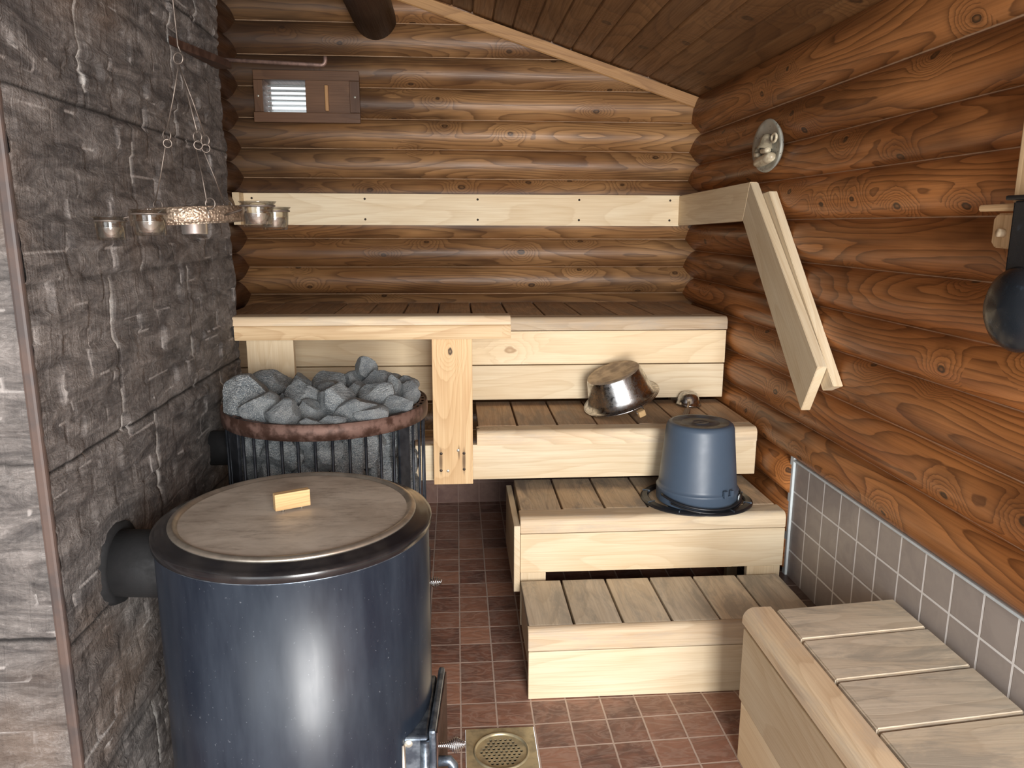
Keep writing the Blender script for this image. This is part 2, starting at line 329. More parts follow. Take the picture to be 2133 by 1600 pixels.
class MB:
    """collects geometry with wood coordinates, one mesh in the end"""
    def __init__(s): s.v = []; s.f = []; s.gc = []; s.rv = []; s.jv = []; s.sm = []; s.mi = []
    def add(s, vs, fs, gc=None, rv=.5, jv=None, smooth=False, mi=0):
        b = len(s.v); s.v += [tuple(v) for v in vs]; s.f += [tuple(b+i for i in f) for f in fs]
        s.gc += gc if gc else [tuple(v) for v in vs]; s.rv += [rv]*len(vs) if not isinstance(rv, list) else rv
        s.jv += jv if jv else [.5]*len(vs); s.sm += [smooth]*len(fs); s.mi += [mi]*len(fs)
    def box(s, x0, x1, y0, y1, z0, z1, along='x', bev=.0015, rv=None, xf=None, mi=0):
        bm = bmesh.new(); bmesh.ops.create_cube(bm, size=1)
        for v in bm.verts:
            v.co = Vector(((x0+x1)/2+v.co.x*(x1-x0), (y0+y1)/2+v.co.y*(y1-y0), (z0+z1)/2+v.co.z*(z1-z0)))
        if bev: bmesh.ops.bevel(bm, geom=bm.edges[:], offset=min(bev, .45*min(x1-x0, y1-y0, z1-z0)), segments=2, affect='EDGES', profile=.6)
        s.bm(bm, along, rv, xf, mi); return s
    def bm(s, bm, along='x', rv=None, xf=None, mi=0, smooth=False):
        o = (rnd.uniform(0, 60), rnd.uniform(0, 60), rnd.uniform(0, 9)); rv = rnd.random() if rv is None else rv
        bm.verts.index_update(); vs = [v.co.copy() for v in bm.verts]; gc = []
        for c in vs:
            a, b, d = {'x': (c.x, c.y, c.z), 'y': (c.y, c.x, c.z), 'z': (c.z, c.x, c.y)}[along]
            gc.append((a+o[0], b+d+o[1], .3*d+o[2]))
        if xf: vs = [xf @ c for c in vs]
        s.add(vs, [[v.index for v in f.verts] for f in bm.faces], gc, rv, smooth=smooth, mi=mi); bm.free()
    def prism(s, prof, a0, a1, along='x', rv=None, xf=None, bev=0, cut0=None, cut1=None, smooth=False, mi=0):
        """profile (list of 2d points) extruded along an axis: x -> (y,z), y -> (x,z), z -> (x,y)"""
        def P(a, p): return {'x': Vector((a, p[0], p[1])), 'y': Vector((p[0], a, p[1])), 'z': Vector((p[0], p[1], a))}[along]
        bm = bmesh.new(); n = len(prof)
        A = [bm.verts.new(P(cut0(p) if cut0 else a0, p)) for p in prof]; B = [bm.verts.new(P(cut1(p) if cut1 else a1, p)) for p in prof]
        for i in range(n): bm.faces.new((A[i], A[(i+1) % n], B[(i+1) % n], B[i]))
        bm.faces.new(A[::-1]); bm.faces.new(B)
        bmesh.ops.recalc_face_normals(bm, faces=bm.faces[:])
        if bev: bmesh.ops.bevel(bm, geom=[e for e in bm.edges if len(e.link_faces) == 2 and e.calc_face_angle(0) > .5], offset=bev, segments=2, affect='EDGES')
        s.bm(bm, along, rv, xf, mi, smooth); return s
    def lathe(s, prof, seg=48, c=(0, 0, 0), xf=None, smooth=True, a0=0, a1=2*PI, mi=0):
        full = abs(a1-a0-2*PI) < 1e-6; n = seg if full else seg+1; vs = []; fs = []
        for r, z in prof:
            for k in range(n):
                a = a0+(a1-a0)*k/seg; vs.append(Vector((r*math.cos(a), r*math.sin(a), z)))
        m_ = len(prof)
        for i in range(m_-1):
            for k in range(seg):
                k2 = (k+1) % n
                fs.append((i*n+k, i*n+k2, (i+1)*n+k2, (i+1)*n+k))
        if xf: vs = [xf @ v for v in vs]
        vs = [v+Vector(c) for v in vs]; s.add(vs, fs, smooth=smooth, mi=mi); return s
    def tube(s, pts, r, seg=8, closed=False, smooth=True, mi=0):
        pts = [Vector(p) for p in pts]; n = len(pts); vs = []; fs = []; prev = None
        for i, p in enumerate(pts):
            if closed: d = pts[(i+1) % n]-pts[i-1]
            else: d = pts[min(i+1, n-1)]-pts[max(i-1, 0)]
            d.normalize()
            if prev is None:
                a = Vector((0, 0, 1)) if abs(d.z) < .9 else Vector((1, 0, 0)); x = d.cross(a).normalized()
            else: x = (prev-d*prev.dot(d)).normalized()
            prev = x; y = d.cross(x); rr = r[i] if isinstance(r, (list, tuple)) else r
            for k in range(seg):
                a = 2*PI*k/seg; vs.append(p+rr*(math.cos(a)*x+math.sin(a)*y))
        for i in range(n if closed else n-1):
            j = (i+1) % n
            for k in range(seg): fs.append((i*seg+k, i*seg+(k+1) % seg, j*seg+(k+1) % seg, j*seg+k))
        if not closed: fs += [tuple(range(seg))[::-1], tuple(range((n-1)*seg, n*seg))]
        s.add(vs, fs, smooth=smooth, mi=mi); return s
    def build(s, name, mat, parent=None, **props):
        me = bpy.data.meshes.new(name); me.from_pydata(s.v, [], s.f); setattrs(me, s.gc, s.rv, s.jv)
        me.polygons.foreach_set('use_smooth', s.sm); me.polygons.foreach_set('material_index', s.mi); me.update()
        bm = bmesh.new(); bm.from_mesh(me); bmesh.ops.recalc_face_normals(bm, faces=bm.faces[:]); bm.to_mesh(me); bm.free()
        return link(name, me, mat, parent, **props)

# ------------------------------------------------------------------ log walls
def log_wall(name, mat, plane, lo, hi, joints, axis, side, bulge=.043, holes=None, cuts=(), short=None):
    """axis 'x': wall in plane y=plane; axis 'y': wall in plane x=plane. side = direction of the bulge"""
    mb = MB(); N = 14
    for i in range(len(joints)-1):
        z1, z0 = joints[i], joints[i+1]; h = z1-z0; b = bulge*rnd.uniform(.9, 1.08)
        R = ((h/2)**2+b*b)/(2*b); zc = (z0+z1)/2; th = math.asin(min(1, h/2/R))
        us = sorted(set([lo, hi]+[c for c in cuts if lo < c < hi]+[lo+(hi-lo)*k/24 for k in range(1, 24)]))
        if short and z1 < short[0]: us = [u for u in us if u > short[1]]; us.insert(0, short[1])
        o = (rnd.uniform(0, 80), rnd.uniform(0, 80), rnd.uniform(0, 9)); rv = rnd.random(); ph = rnd.uniform(0, 6)
        vs = []; gc = []; jv = []; fs = []
        for u in us:
            wob = .0025*math.sin(u*2.3+ph)
            for k in range(N+1):
                a = -th+2*th*k/N; dz = R*math.sin(a); dp = R*math.cos(a)-(R-b)+wob*math.cos(a*PI/2/th)
                z = zc+dz+.0015*math.sin(u*3.1+ph+2)*math.cos(a*PI/2/th)
                vs.append(Vector((u, plane+side*dp, z)) if axis == 'x' else Vector((plane+side*dp, u, z)))
                gc.append((u+o[0], R*a+o[1], o[2])); jv.append(k/N)
        W = N+1
        if short and z1 < short[0]: fs.append(tuple(range(W)))
        for i2 in range(len(us)-1):
            uc = (us[i2]+us[i2+1])/2
            for k in range(N):
                zm = (vs[i2*W+k].z+vs[i2*W+k+1].z)/2
                if holes and holes[0] < uc < holes[1] and holes[2] < zm < holes[3]: continue
                fs.append((i2*W+k, i2*W+k+1, (i2+1)*W+k+1, (i2+1)*W+k))
        mb.add(vs, fs, gc, rv, jv, smooth=True)
    return struct(mb.build(name, mat))
D = 3.547; XR = 1.10
bj = [2.67, 2.55, 2.42, 2.29, 2.162, 2.028, 1.900, 1.771, 1.645, 1.521, 1.390, 1.259, 1.133, 1.012, .885, .755, .625, .495, .365, .235, .10]
log_wall('wall_back', M['log_back'], D, -1.12, 1.16, bj, 'x', -1, holes=(-.81, -.615, 1.775, 1.932), cuts=(-.81, -.615))
rj = [1.90, 1.719, 1.588, 1.472, 1.341, 1.208, 1.083, .968, .832, .702, .578, .45, .32, .19, .05]
log_wall('wall_right', M['log_right'], XR, -.9, D+.06, rj, 'y', -1, bulge=.042, short=(.60, 2.31))
lj = [2.60, 2.48, 2.355, 2.226, 2.095, 1.964, 1.835, 1.708, 1.583, 1.455, 1.325, 1.196, 1.072, .948, .82, .69, .56, .43, .30, .17, .04]
log_wall('wall_left', M['log_left'], -.962, 2.30, D+.06, lj, 'y', 1)

mb = MB(); mb.add([(1.138, -.9, 0), (1.138, 3.6, 0), (1.138, 3.6, 2.1), (1.138, -.9, 2.1)], [(0, 1, 2, 3)]); mb.add([(1.138, 2.29, 0), (1.138, 2.29, .62), (1.088, 2.29, .62), (1.088, 2.29, 0)], [(0, 1, 2, 3)]); struct(mb.build('wall_backing', M['log_left']))
log_wall('wall_left_front', M['log_left'], -1.752, -.9, 1.32, lj, 'y', 1)
# floor: tiled, falling gently towards the drain
def floor_z(x, y):
    z = .035*min(1, max(0, (y-1.83)/1.0)) if y > 1.83 else 0
    if x > .19 and y < 1.93: z = max(z, .0185*min(1.5, (x-.19)/.6)*min(1, max(0, (1.95-y)/.1)))
    return z
mb = MB(); xs = [-1.8+.1*i for i in range(31)]; ys = [-.95+.1*i for i in range(48)]
vs = [(x, y, floor_z(x, y)) for y in ys for x in xs]
fs = [(j*31+i, j*31+i+1, (j+1)*31+i+1, (j+1)*31+i) for j in range(47) for i in range(30)]
# leave the square of the floor drain open
hx0, hx1, hy0, hy1 = .012, .195, 1.635, 1.822
mb2 = bmesh.new(); vv = [mb2.verts.new(v) for v in vs]
for f in fs: mb2.faces.new([vv[i] for i in f])
for ax, val in ((0, hx0), (0, hx1), (1, hy0), (1, hy1)):
    no = Vector((1, 0, 0)) if ax == 0 else Vector((0, 1, 0)); co = no*val
    bmesh.ops.bisect_plane(mb2, geom=mb2.verts[:]+mb2.edges[:]+mb2.faces[:], plane_co=co, plane_no=no)
bmesh.ops.delete(mb2, geom=[f for f in mb2.faces if hx0 < f.calc_center_median().x < hx1 and hy0 < f.calc_center_median().y < hy1], context='FACES')
me = bpy.data.meshes.new('floor'); mb2.to_mesh(me); mb2.free(); struct(link('floor', me, M['floor']))

# ceiling: boards running towards the back wall, sloping down to the right
th = math.atan2(.393, 1.231); cz = lambda x: 2.250-(x+.117)*.393/1.231+.012
mb = MB(); pitch_b = .0895
for k in range(-19, 15):
    s0 = k*pitch_b; s1 = s0+pitch_b-.0015
    x0 = -.117+s0*math.cos(th)+.03; x1 = -.117+s1*math.cos(th)+.03
    if x0 > 1.17: continue
    prof = [(x0, cz(x0)+.006), (x0+.004, cz(x0+.004)), (x1-.004, cz(x1-.004)), (x1, cz(x1)+.006), (x1, cz(x1)+.02), (x0, cz(x0)+.02)]
    mb.prism(prof, -.95, D+.06, 'y')
    x2 = x1+.003; mb.prism([(x1-.004, cz(x1)+.007), (x2+.004, cz(x2)+.007), (x2+.004, cz(x2)+.012), (x1-.004, cz(x1)+.012)], -.95, D+.06, 'y', rv=0)
struct(mb.build('ceiling', M['ceiling']))
# sloping trim board where ceiling meets the back wall
mb = MB(); L = 2.15
xf = Matrix.Translation((1.128, D-.052, cz(1.128)-.030)) @ Matrix.Rotation(th, 4, 'Y')
mb.prism([(-.002, -.022), (.004, -.026), (.018, -.010), (.040, .012), (.040, .022), (-.002, .022)], -L, 0.0, 'x', xf=xf)
struct(mb.build('trim_1', M['trimwood']))

# round roof beam
mb = MB(); pts = [(-.327, y, 2.172) for y in (-.9, 0, 1, 2, 3, D+.03)]
mb.tube(pts, .087, 40)
o = mb.build('roof_beam', M['beam']); o.data.attributes['gc'].data.foreach_set('vector', [c for v in o.data.vertices for c in (v.co.y, v.co.x*2+v.co.z, v.co.z)])
tag(o, 'thick dark round log beam running along under the ceiling above the air vent', 'beam')

# ------------------------------------------------------------------ chimney clad with split stone
def stone_face(mb, origin, du, nrm, Lu, z0, z1, seams_fn):
    """grid facing nrm, displaced like ledge stone; du = unit vector along, z up"""
    step = .0075; nu = int(Lu/step); nz = int((z1-z0)/step); r_ = random.Random(3 if du.x == 0 else 5)
    # ledge rows inside each tile
    rows = []; z = -.02
    zr = z0
    while zr < z1:
        h = r_.uniform(.022, .060); rows.append((zr, zr+h, [])); zr += h
    for rz0, rz1, cells in rows:
        u = -r_.uniform(0, .2)
        while u < Lu:
            l_ = r_.uniform(.06, .26); cells.append((u, u+l_, r_.uniform(0, .010), r_.uniform(-.06, .06))); u += l_
    vs = []; jv = []; rvs = []
    for j in range(nz+1):
        z = z0+(z1-z0)*j/nz
        for i in range(nu+1):
            u = Lu*i/nu
            zz = z+.010*noise.noise((u*5, z*5, 3.1 if du.x == 0 else 8)); uu = u+.012*noise.noise((u*6+9, z*9, 1))
            d = 0; cre = .5; hl = 0
            for rz0, rz1, cells in rows:
                if rz0 <= zz < rz1:
                    e = min(zz-rz0, rz1-zz)
                    for c in cells:
                        if c[0] <= uu < c[1]:
                            e2 = min(uu-c[0], c[1]-uu); d = c[2]+c[3]*(zz-(rz0+rz1)/2)
                            amt = max(0, min(1, .5+2.2*noise.noise((u*6, z*9, 5))))
                            d -= .0045*max(0, 1-min(e, e2)/.008)*amt
                            if min(rz1-zz, e2) < .009 and noise.noise((u*8, z*13, 9)) > .12: hl = 1-min(rz1-zz, e2)/.009
                            break
                    break
            sh, sv = seams_fn(u, z)
            if sh < .006: d -= .006*(1-sh/.006); cre = .5+.5*(1-sh/.006)
            if sv < .007:
                d -= .004*(1-sv/.007)
                if noise.noise((u*3, z*11, 1.5)) > -.05: cre = .5-.5*(1-sv/.007)
                else: cre = max(cre, .5+.35*(1-sv/.007))
            d += .0035*noise.fractal((u*11, z*26, 2.7), 1, 2, 4)
            p = origin+du*u; p.z = z
            vs.append(p+nrm*d); jv.append(cre); rvs.append(hl)
    W = nu+1
    fs = [(j*W+i, j*W+i+1, (j+1)*W+i+1, (j+1)*W+i) for j in range(nz) for i in range(nu)]
    mb.add(vs, fs, jv=jv, rv=rvs, smooth=True)
rowz = [.255+.3205*k for k in range(-1, 7)]        # bed joints of the big tiles
def seams_side(u, z):
    y = 1.304+u; d = min(abs(z-r) for r in rowz)
    k = int((z-rowz[0])//.3205); js = {0: (1.62, 2.1), 1: (1.9, 2.4), 2: (1.78, 2.3), 3: (1.62, 2.07), 4: (1.785,), 5: (1.592, 2.088), 6: (1.8, 2.3)}.get(k, (1.7, 2.2))
    return d, min([abs(y-j) for j in js])
def seams_front(u, z):
    d = min(abs(z-(r+.02)) for r in rowz); k = int((z-rowz[0])//.3205)
    return d, min([abs(u-j) for j in ((.3, .8) if k % 2 else (.1, .62))])
mb = MB()
stone_face(mb, Vector((-.703, 1.304, 0)), Vector((0, 1, 0)), Vector((1, 0, 0)), 1.199, -.02, 2.52, seams_side)
stone_face(mb, Vector((-1.75, 1.308, 0)), Vector((1, 0, 0)), Vector((0, -1, 0)), 1.050, -.02, 2.75, seams_front)
# far end of the block, hidden return
mb.box(-1.75, -.725, 1.335, 2.47, 0, 2.5, 'z', 0)
mb.add([(-.706, 2.503, -.02), (-1.1, 2.503, -.02), (-1.1, 2.503, 2.6), (-.706, 2.503, 2.52)], [(0, 1, 2, 3)])
struct(mb.build('wall_chimney', M['stone']))
mb = MB(); mb.box(-.716, -.697, 1.2965, 1.311, -.01, 2.45, 'z', .005); struct(mb.build('trim_2', M['corner_trim']))

# ------------------------------------------------------------------ tiled plinths
XT = 1.086
mb = MB(); mb.box(XT, XT+.05, -.9, 2.297, .10, .577, 'y', 0); struct(mb.build('wall_right_tiled', M['wall_tile']))
mb = MB(); mb.box(XT-.007, XT+.05, -.9, 2.30, .577, .584, 'y', .002); mb.box(XT-.007, XT+.05, 2.297, 2.322, .10, .590, 'y', .003); struct(mb.build('trim_3', M['caulk']))
mb = MB(); mb.box(1.050, 1.14, -.9, 3.45, -.02, .185, 'y', .004); struct(mb.build('baseboard_right', M['base_tile_y']))
mb = MB(); mb.box(-1.1, 1.14, 3.452, 3.56, -.02, .30, 'x', .004); struct(mb.build('baseboard_back', M['base_tile']))

# ------------------------------------------------------------------ benches
def nose_prof(y0, y1, z0, z1, r=.022):
    """rounded front top edge; front at y0"""
    p = [(y1, z0), (y0, z0), (y0, z1-r)]
    for k in range(1, 7):
        a = PI-(PI/2)*k/6; p.append((y0+r+r*math.cos(a), z1-r+r*math.sin(a)))
    p.append((y1, z1)); return p
def bench(name, label, x0, x1, y0, y1, ztop, seams, seatmat, panels, nose_h=.05, nose_d=.075, nx0=None, seat_x0=None, group=None):
    root = thing(name, label, 'bench', ((x0+x1)/2, (y0+y1)/2, floor_z(0, 3) if ztop > .3 else 0), group)
    for a, b in zip(seams[:-1], seams[1:]):
        m_ = MB(); dz = rnd.uniform(-.001, .001)
        m_.box(a+.0035, b-.0035, y0+nose_d+.003, y1, ztop-.026+dz, ztop+dz, 'y', .003); m_.build('seat_board', seatmat, root)
    m_ = MB(); m_.prism(nose_prof(y0, y0+nose_d, ztop-nose_h, ztop), (x0 if nx0 is None else nx0), x1, 'x', bev=.0015); m_.build('front_edge', M['nose'], root)
    for (a, b, zt, zb, yy) in panels:
        m_ = MB(); m_.box(a, b, yy, yy+.024, zb, zt, 'x', .002); m_.build('front_panel', M['aspen'], root)
    return root
b1s = [-.905, -.76, -.616, -.484, -.346, -.211, -.074, .062, .204, .347, .491, .636, .784, .93, 1.052]
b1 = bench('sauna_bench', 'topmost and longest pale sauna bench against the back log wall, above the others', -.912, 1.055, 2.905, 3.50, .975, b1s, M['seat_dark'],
           [(-.912, 1.052, .922, .793, 2.907), (-.912, 1.050, .789, .655, 2.907)])
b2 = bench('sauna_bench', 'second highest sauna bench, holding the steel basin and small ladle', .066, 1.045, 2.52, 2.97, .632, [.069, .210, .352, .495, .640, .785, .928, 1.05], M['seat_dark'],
           [(-.17, 1.045, .586, .462, 2.523)], nx0=.066)
b3 = bench('sauna_bench', 'middle sauna bench with the upturned blue bucket standing on it', .193, 1.045, 2.245, 2.62, .425, [.196, .334, .474, .616, .760, .905, 1.040], M['seat_mid'],
           [(.193, 1.045, .372, .243, 2.247)])
for a, b in ((.194, .275), (.930, 1.04)):
    m_ = MB(); m_.box(a, b, 2.252, 2.274, .06, .241, 'z', .002); m_.build('leg', M['aspen'], b3)
m_ = MB(); m_.box(.172, .191, 2.235, 2.62, .185, .405, 'y', .002); m_.build('side_panel', M['aspen'], b3)
for yy in (2.58,):
    for a in (.2, .99):
        m_ = MB(); m_.box(a, a+.04, yy, yy+.03, .03, .40, 'z', .002); m_.build('leg', M['aspen'], b3)
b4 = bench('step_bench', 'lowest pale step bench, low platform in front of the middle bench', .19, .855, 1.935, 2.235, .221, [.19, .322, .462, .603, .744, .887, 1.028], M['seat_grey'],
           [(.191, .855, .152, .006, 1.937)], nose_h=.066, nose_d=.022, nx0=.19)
m_ = MB(); m_.box(.196, .214, 1.965, 2.22, .07, .19, 'y', .002); m_.build('side_panel', M['aspen'], b4)
for a, yy in ((.2, 2.18), (.97, 2.18), (.97, 1.97)):
    m_ = MB(); m_.box(a+.02, a+.05, yy, yy+.03, .02, .193, 'z', .002); m_.build('leg', M['aspen'], b4)
for rt, xa in ((b1, (-.9, .985)), (b2, (.985,))):
    top = .94 if rt is b1 else .60; yy = 3.40 if rt is b1 else 2.90
    for a in xa:
        m_ = MB(); m_.box(a, a+.04, yy, yy+.04, .033, top, 'z', .002); m_.build('leg', M['aspen'], rt)
        m_ = MB(); m_.box(a, a+.03, (2.93 if rt is b1 else 2.55), yy+.03, top-.05, top-.0, 'y', .002); m_.build('crossbar', M['aspen'], rt)

# near bench along the right wall
rb = thing('side_bench', 'weathered grey bench in the near right corner beside the grey wall tiles', 'bench', (.9, 1.2, 0))
zt = .4165
def skew_board(y0l, y1l, x0, x1, zt, th_=.026, sk=.105):
    bm = bmesh.new(); bmesh.ops.create_cube(bm, size=1)
    for v in bm.verts:
        x = (x0+x1)/2+v.co.x*(x1-x0); y = (y0l+y1l)/2+v.co.y*(y1l-y0l)+(x-x0)*sk
        v.co = Vector((x, y, zt-th_/2+v.co.z*th_))
    bmesh.ops.bevel(bm, geom=bm.edges[:], offset=.003, segments=2, affect='EDGES'); return bm
yb = [1.652, 1.509, 1.351, 1.194, 1.035, .876, .72, .56, .40]
for k in range(len(yb)-1):
    m_ = MB(); m_.bm(skew_board(yb[k+1]+.004, yb[k]-.004, .762, 1.072, zt), 'x'); m_.build('seat_board', M['seat_grey'], rb)
def rprof():   # rounded nose, seen in x/z, front at x .683
    x0, x1, z0, z1, r = .683, .757, .372, zt+.002, .03; p = [(x1, z0), (x0, z0), (x0, z1-r)]
    for k in range(1, 8):
        a = PI-(PI/2)*k/7; p.append((x0+r+r*math.cos(a), z1-r+r*math.sin(a)))
    p.append((x1, z1)); return p
m_ = MB(); m_.prism(rprof(), .40, 1.665, 'y', bev=.006); m_.build('front_edge', M['nose'], rb)
m_ = MB(); m_.box(.686, .710, .40, 1.655, .178, .366, 'y', .002); m_.build('front_panel', M['aspen'], rb)
m_ = MB(); m_.box(.688, .710, .40, 1.645, .018, .174, 'y', .002); m_.build('front_panel', M['aspen'], rb)
m_ = MB(); m_.box(.712, 1.05, 1.62, 1.645, .02, .38, 'x', .002); m_.build('end_panel', M['aspen'], rb)

# guard rail in front of the stove side of the benches
gr = thing('guard_rail', 'pale wooden guard rail on two board posts behind the stove stones', 'railing', (-.25, 2.46, .96))
m_ = MB(); m_.prism(nose_prof(2.440, 2.520, 1.008, 1.036, .018), -.700, .174, 'x', bev=.001); m_.build('top_rail', M['nose'], gr)
m_ = MB(); m_.prism([(2.468, .962), (2.442, .962), (2.440, .970), (2.440, 1.003), (2.444, 1.007), (2.468, 1.007)], -.694, .175, 'x', bev=.001); m_.build('front_rail', M['post'], gr)
m_ = MB(); m_.box(-.667, -.520, 2.472, 2.500, .655, 1.006, 'z', .002); m_.build('post', M['aspen'], gr)
m_ = MB(); m_.box(-.080, .051, 2.472, 2.500, .464, 1.006, 'z', .002); post = m_.build('post', M['post_stained'], gr)
for x, z, k in ((-.055, .572, 0), (.002, .582, 1), (.021, .572, 0), (-.056, .513, 0), (-.033, .511, 1), (.021, .516, 0)):
    m_ = MB(); m_.lathe([(0, .0014), (.0042, .0012), (.0056, 0), (.0056, -.004)], 12, (x, 2.4725, z), Matrix.Rotation(PI/2, 4, 'X')); m_.build('screw', M['screw_light' if k else 'screw'], post)

# back rests
bb = thing('backrest_board', 'long pale backrest board with screws across the back log wall', 'backrest', (0, 3.48, 1.385))
m_ = MB(); m_.box(-.905, 1.005, 3.462, 3.486, 1.318, 1.452, 'x', .0015); brd = m_.build('board', M['aspen'], bb)
m_ = MB(); m_.box(-.935, -.906, 3.40, 3.486, 1.318, 1.452, 'y', .0015); m_.build('end_board', M['aspen'], bb)
for x in (-.86, -.38, .11, .56, .97):
    for z in (1.343, 1.430):
        m_ = MB(); m_.lathe([(0, .0016), (.004, .001), (.005, 0), (.005, -.004)], 12, (x-.01, 3.462, z), Matrix.Rotation(PI/2, 4, 'X')); m_.build('screw', M['screw'], brd)
for x in (-.7, .1, .85):
    m_ = MB(); m_.box(x, x+.04, 3.484, 3.515, 1.32, 1.45, 'z', .002); m_.build('spacer', M['aspen'], bb)

sb = thing('corner_handrail', 'pale boxed handrail on the right log wall, level then sloping down over the benches', 'handrail', (1.02, 2.9, 1.39))
m_ = MB()
def yz_board(poly, x0, x1, bev=.0015):
    bm = bmesh.new(); A = [bm.verts.new((x0, y, z)) for y, z in poly]; B = [bm.verts.new((x1, y, z)) for y, z in poly]; n = len(poly)
    bm.faces.new(A[::-1]); bm.faces.new(B)
    for i in range(n): bm.faces.new((A[i], A[(i+1) % n], B[(i+1) % n], B[i]))
    bmesh.ops.recalc_face_normals(bm, faces=bm.faces[:])
    bmesh.ops.bevel(bm, geom=bm.edges[:], offset=bev, segments=2, affect='EDGES'); return bm
m_.bm(yz_board([(3.461, 1.450), (2.622, 1.466), (2.670, 1.337), (3.461, 1.320)], 1.0, 1.026), 'y'); m_.build('level_board', M['aspen'], sb)
dirv = Vector((2.11-2.669, .793-1.338)).normalized(); ang = math.atan2(dirv.y, dirv.x)
def slope_board(poly, x0, x1, nm, mat):
    # grain follows the slope: build flat then rotate
    inv = Matrix.Rotation(-ang, 2); P0 = Vector(poly[0]); pl = [inv @ (Vector(p)-P0) for p in poly]
    mb_ = MB(); bm = bmesh.new(); A = [bm.verts.new((x0, p.x, p.y)) for p in pl]; B = [bm.verts.new((x1, p.x, p.y)) for p in pl]; n = len(pl)
    bm.faces.new(A[::-1]); bm.faces.new(B)
    for i in range(n): bm.faces.new((A[i], A[(i+1) % n], B[(i+1) % n], B[i]))
    bmesh.ops.recalc_face_normals(bm, faces=bm.faces[:]); bmesh.ops.bevel(bm, geom=bm.edges[:], offset=.0015, segments=2, affect='EDGES')
    xf = Matrix.Translation((0, P0.x, P0.y)) @ Matrix.Rotation(ang, 4, 'X')
    mb_.bm(bm, 'y', xf=xf); return mb_.build(nm, mat, sb)
slope_board([(2.620, 1.465), (2.669, 1.338), (2.110, .793), (2.030, .936)], 1.0, 1.028, 'sloping_board', M['aspen'])
slope_board([(2.600, 1.425), (2.530, 1.432), (1.990, .890), (2.050, .865)], 1.030, 1.058, 'sloping_spacer', M['aspen'])
slope_board([(3.40, 1.44), (2.70, 1.45), (2.74, 1.34), (3.40, 1.335)], 1.028, 1.062, 'spacer', M['aspen'])

# ------------------------------------------------------------------ air vent in the back wall
av = thing('air_vent', 'dark wooden sliding air vent high on the back log wall, half open to daylight', 'vent', (-.62, 3.50, 1.85))
Yv = 3.495
m_ = MB(); m_.box(-.838, -.398, Yv-.018, Yv, 1.916, 1.954, 'x', .002); m_.box(-.843, -.398, Yv-.018, Yv, 1.745, 1.786, 'x', .002)
m_.box(-.838, -.800, Yv-.018, Yv, 1.787, 1.915, 'z', .002); m_.box(-.440, -.398, Yv-.018, Yv, 1.787, 1.915, 'z', .002); m_.build('frame', M['ventwood'], av)
m_ = MB(); m_.box(-.625, -.436, Yv-.010, Yv+.004, 1.780, 1.918, 'x', .002); sl = m_.build('sliding_door', M['ventwood'], av)
m_ = MB(); m_.box(-.543, -.528, Yv-.026, Yv-.009, 1.792, 1.896, 'z', .003); m_.build('handle', M['trimwood'], sl)
for x in (-.820, -.418):
    m_ = MB(); m_.lathe([(0, .0016), (.0045, .001), (.005, 0)], 12, (x, Yv-.018, 1.85), Matrix.Rotation(PI/2, 4, 'X')); m_.build('screw', M['screw_light'], av)
m_ = MB()
m_.box(-.808, -.800, Yv, Yv+.14, 1.780, 1.925, 'y', .001); m_.box(-.625, -.617, Yv+.006, Yv+.14, 1.780, 1.925, 'y', .001)
m_.box(-.80, -.625, Yv+.006, Yv+.14, 1.917, 1.925, 'y', .001); m_.box(-.80, -.625, Yv+.006, Yv+.14, 1.780, 1.788, 'y', .001); m_.build('lining', M['ventwood'], av)
for k in range(6):
    z = 1.795+k*.0205
    m_ = MB(); m_.prism([(Yv+.030, z), (Yv+.034, z-.003), (Yv+.056, z+.006), (Yv+.054, z+.011)], -.792, -.625, 'x'); m_.build('slat', M['slat_glass'], av)

# ------------------------------------------------------------------ rusty swing arm on the chimney
ca = thing('swing_arm', 'rusty iron bracket arm with upturned rod end, fixed high on the stone chimney', 'bracket', (-.69, 2.3, 1.77))
m_ = MB(); bm = bmesh.new()
pl = [(-.698, 2.08), (-.698, 2.47), (-.655, 2.47), (-.655, 2.40)]
A = [bm.verts.new((x, y, 1.790-(2.47-y)*.04)) for x, y in pl]; B = [bm.verts.new((x, y, 1.770-(2.47-y)*.04)) for x, y in pl]
bm.faces.new(A); bm.faces.new(B[::-1])
for i in range(4): bm.faces.new((A[i], B[i], B[(i+1) % 4], A[(i+1) % 4]))
m_.bm(bm); m_.build('bracket_plate', M['rust_dark'], ca)
m_ = MB(); pts = [(-.69, 2.45, 1.793), (-.39, 2.45, 1.782)]+[(-.39+.013*math.sin(a), 2.45, 1.795-.013*math.cos(a)) for a in (.4, .8, 1.2, 1.57)]+[(-.377, 2.45, 1.806)]
m_.tube(pts, .0058, 10); m_.build('rod', M['rod'], ca)

# ------------------------------------------------------------------ stove with stone basket
SC = Vector((-.371, 2.166, 0)); SR = .285; SZ = .830
st = thing('wood_stove', 'round iron sauna stove whose bar basket holds the grey stones', 'stove', (SC.x, SC.y, floor_z(0, 2.16)))
m_ = MB(); m_.lathe([(SR-.004, SZ-.042), (SR, SZ-.042), (SR+.002, SZ-.02), (SR, SZ), (SR-.004, SZ), (SR-.004, SZ-.042)], 96, SC); m_.build('rim_band', M['rust'], st)
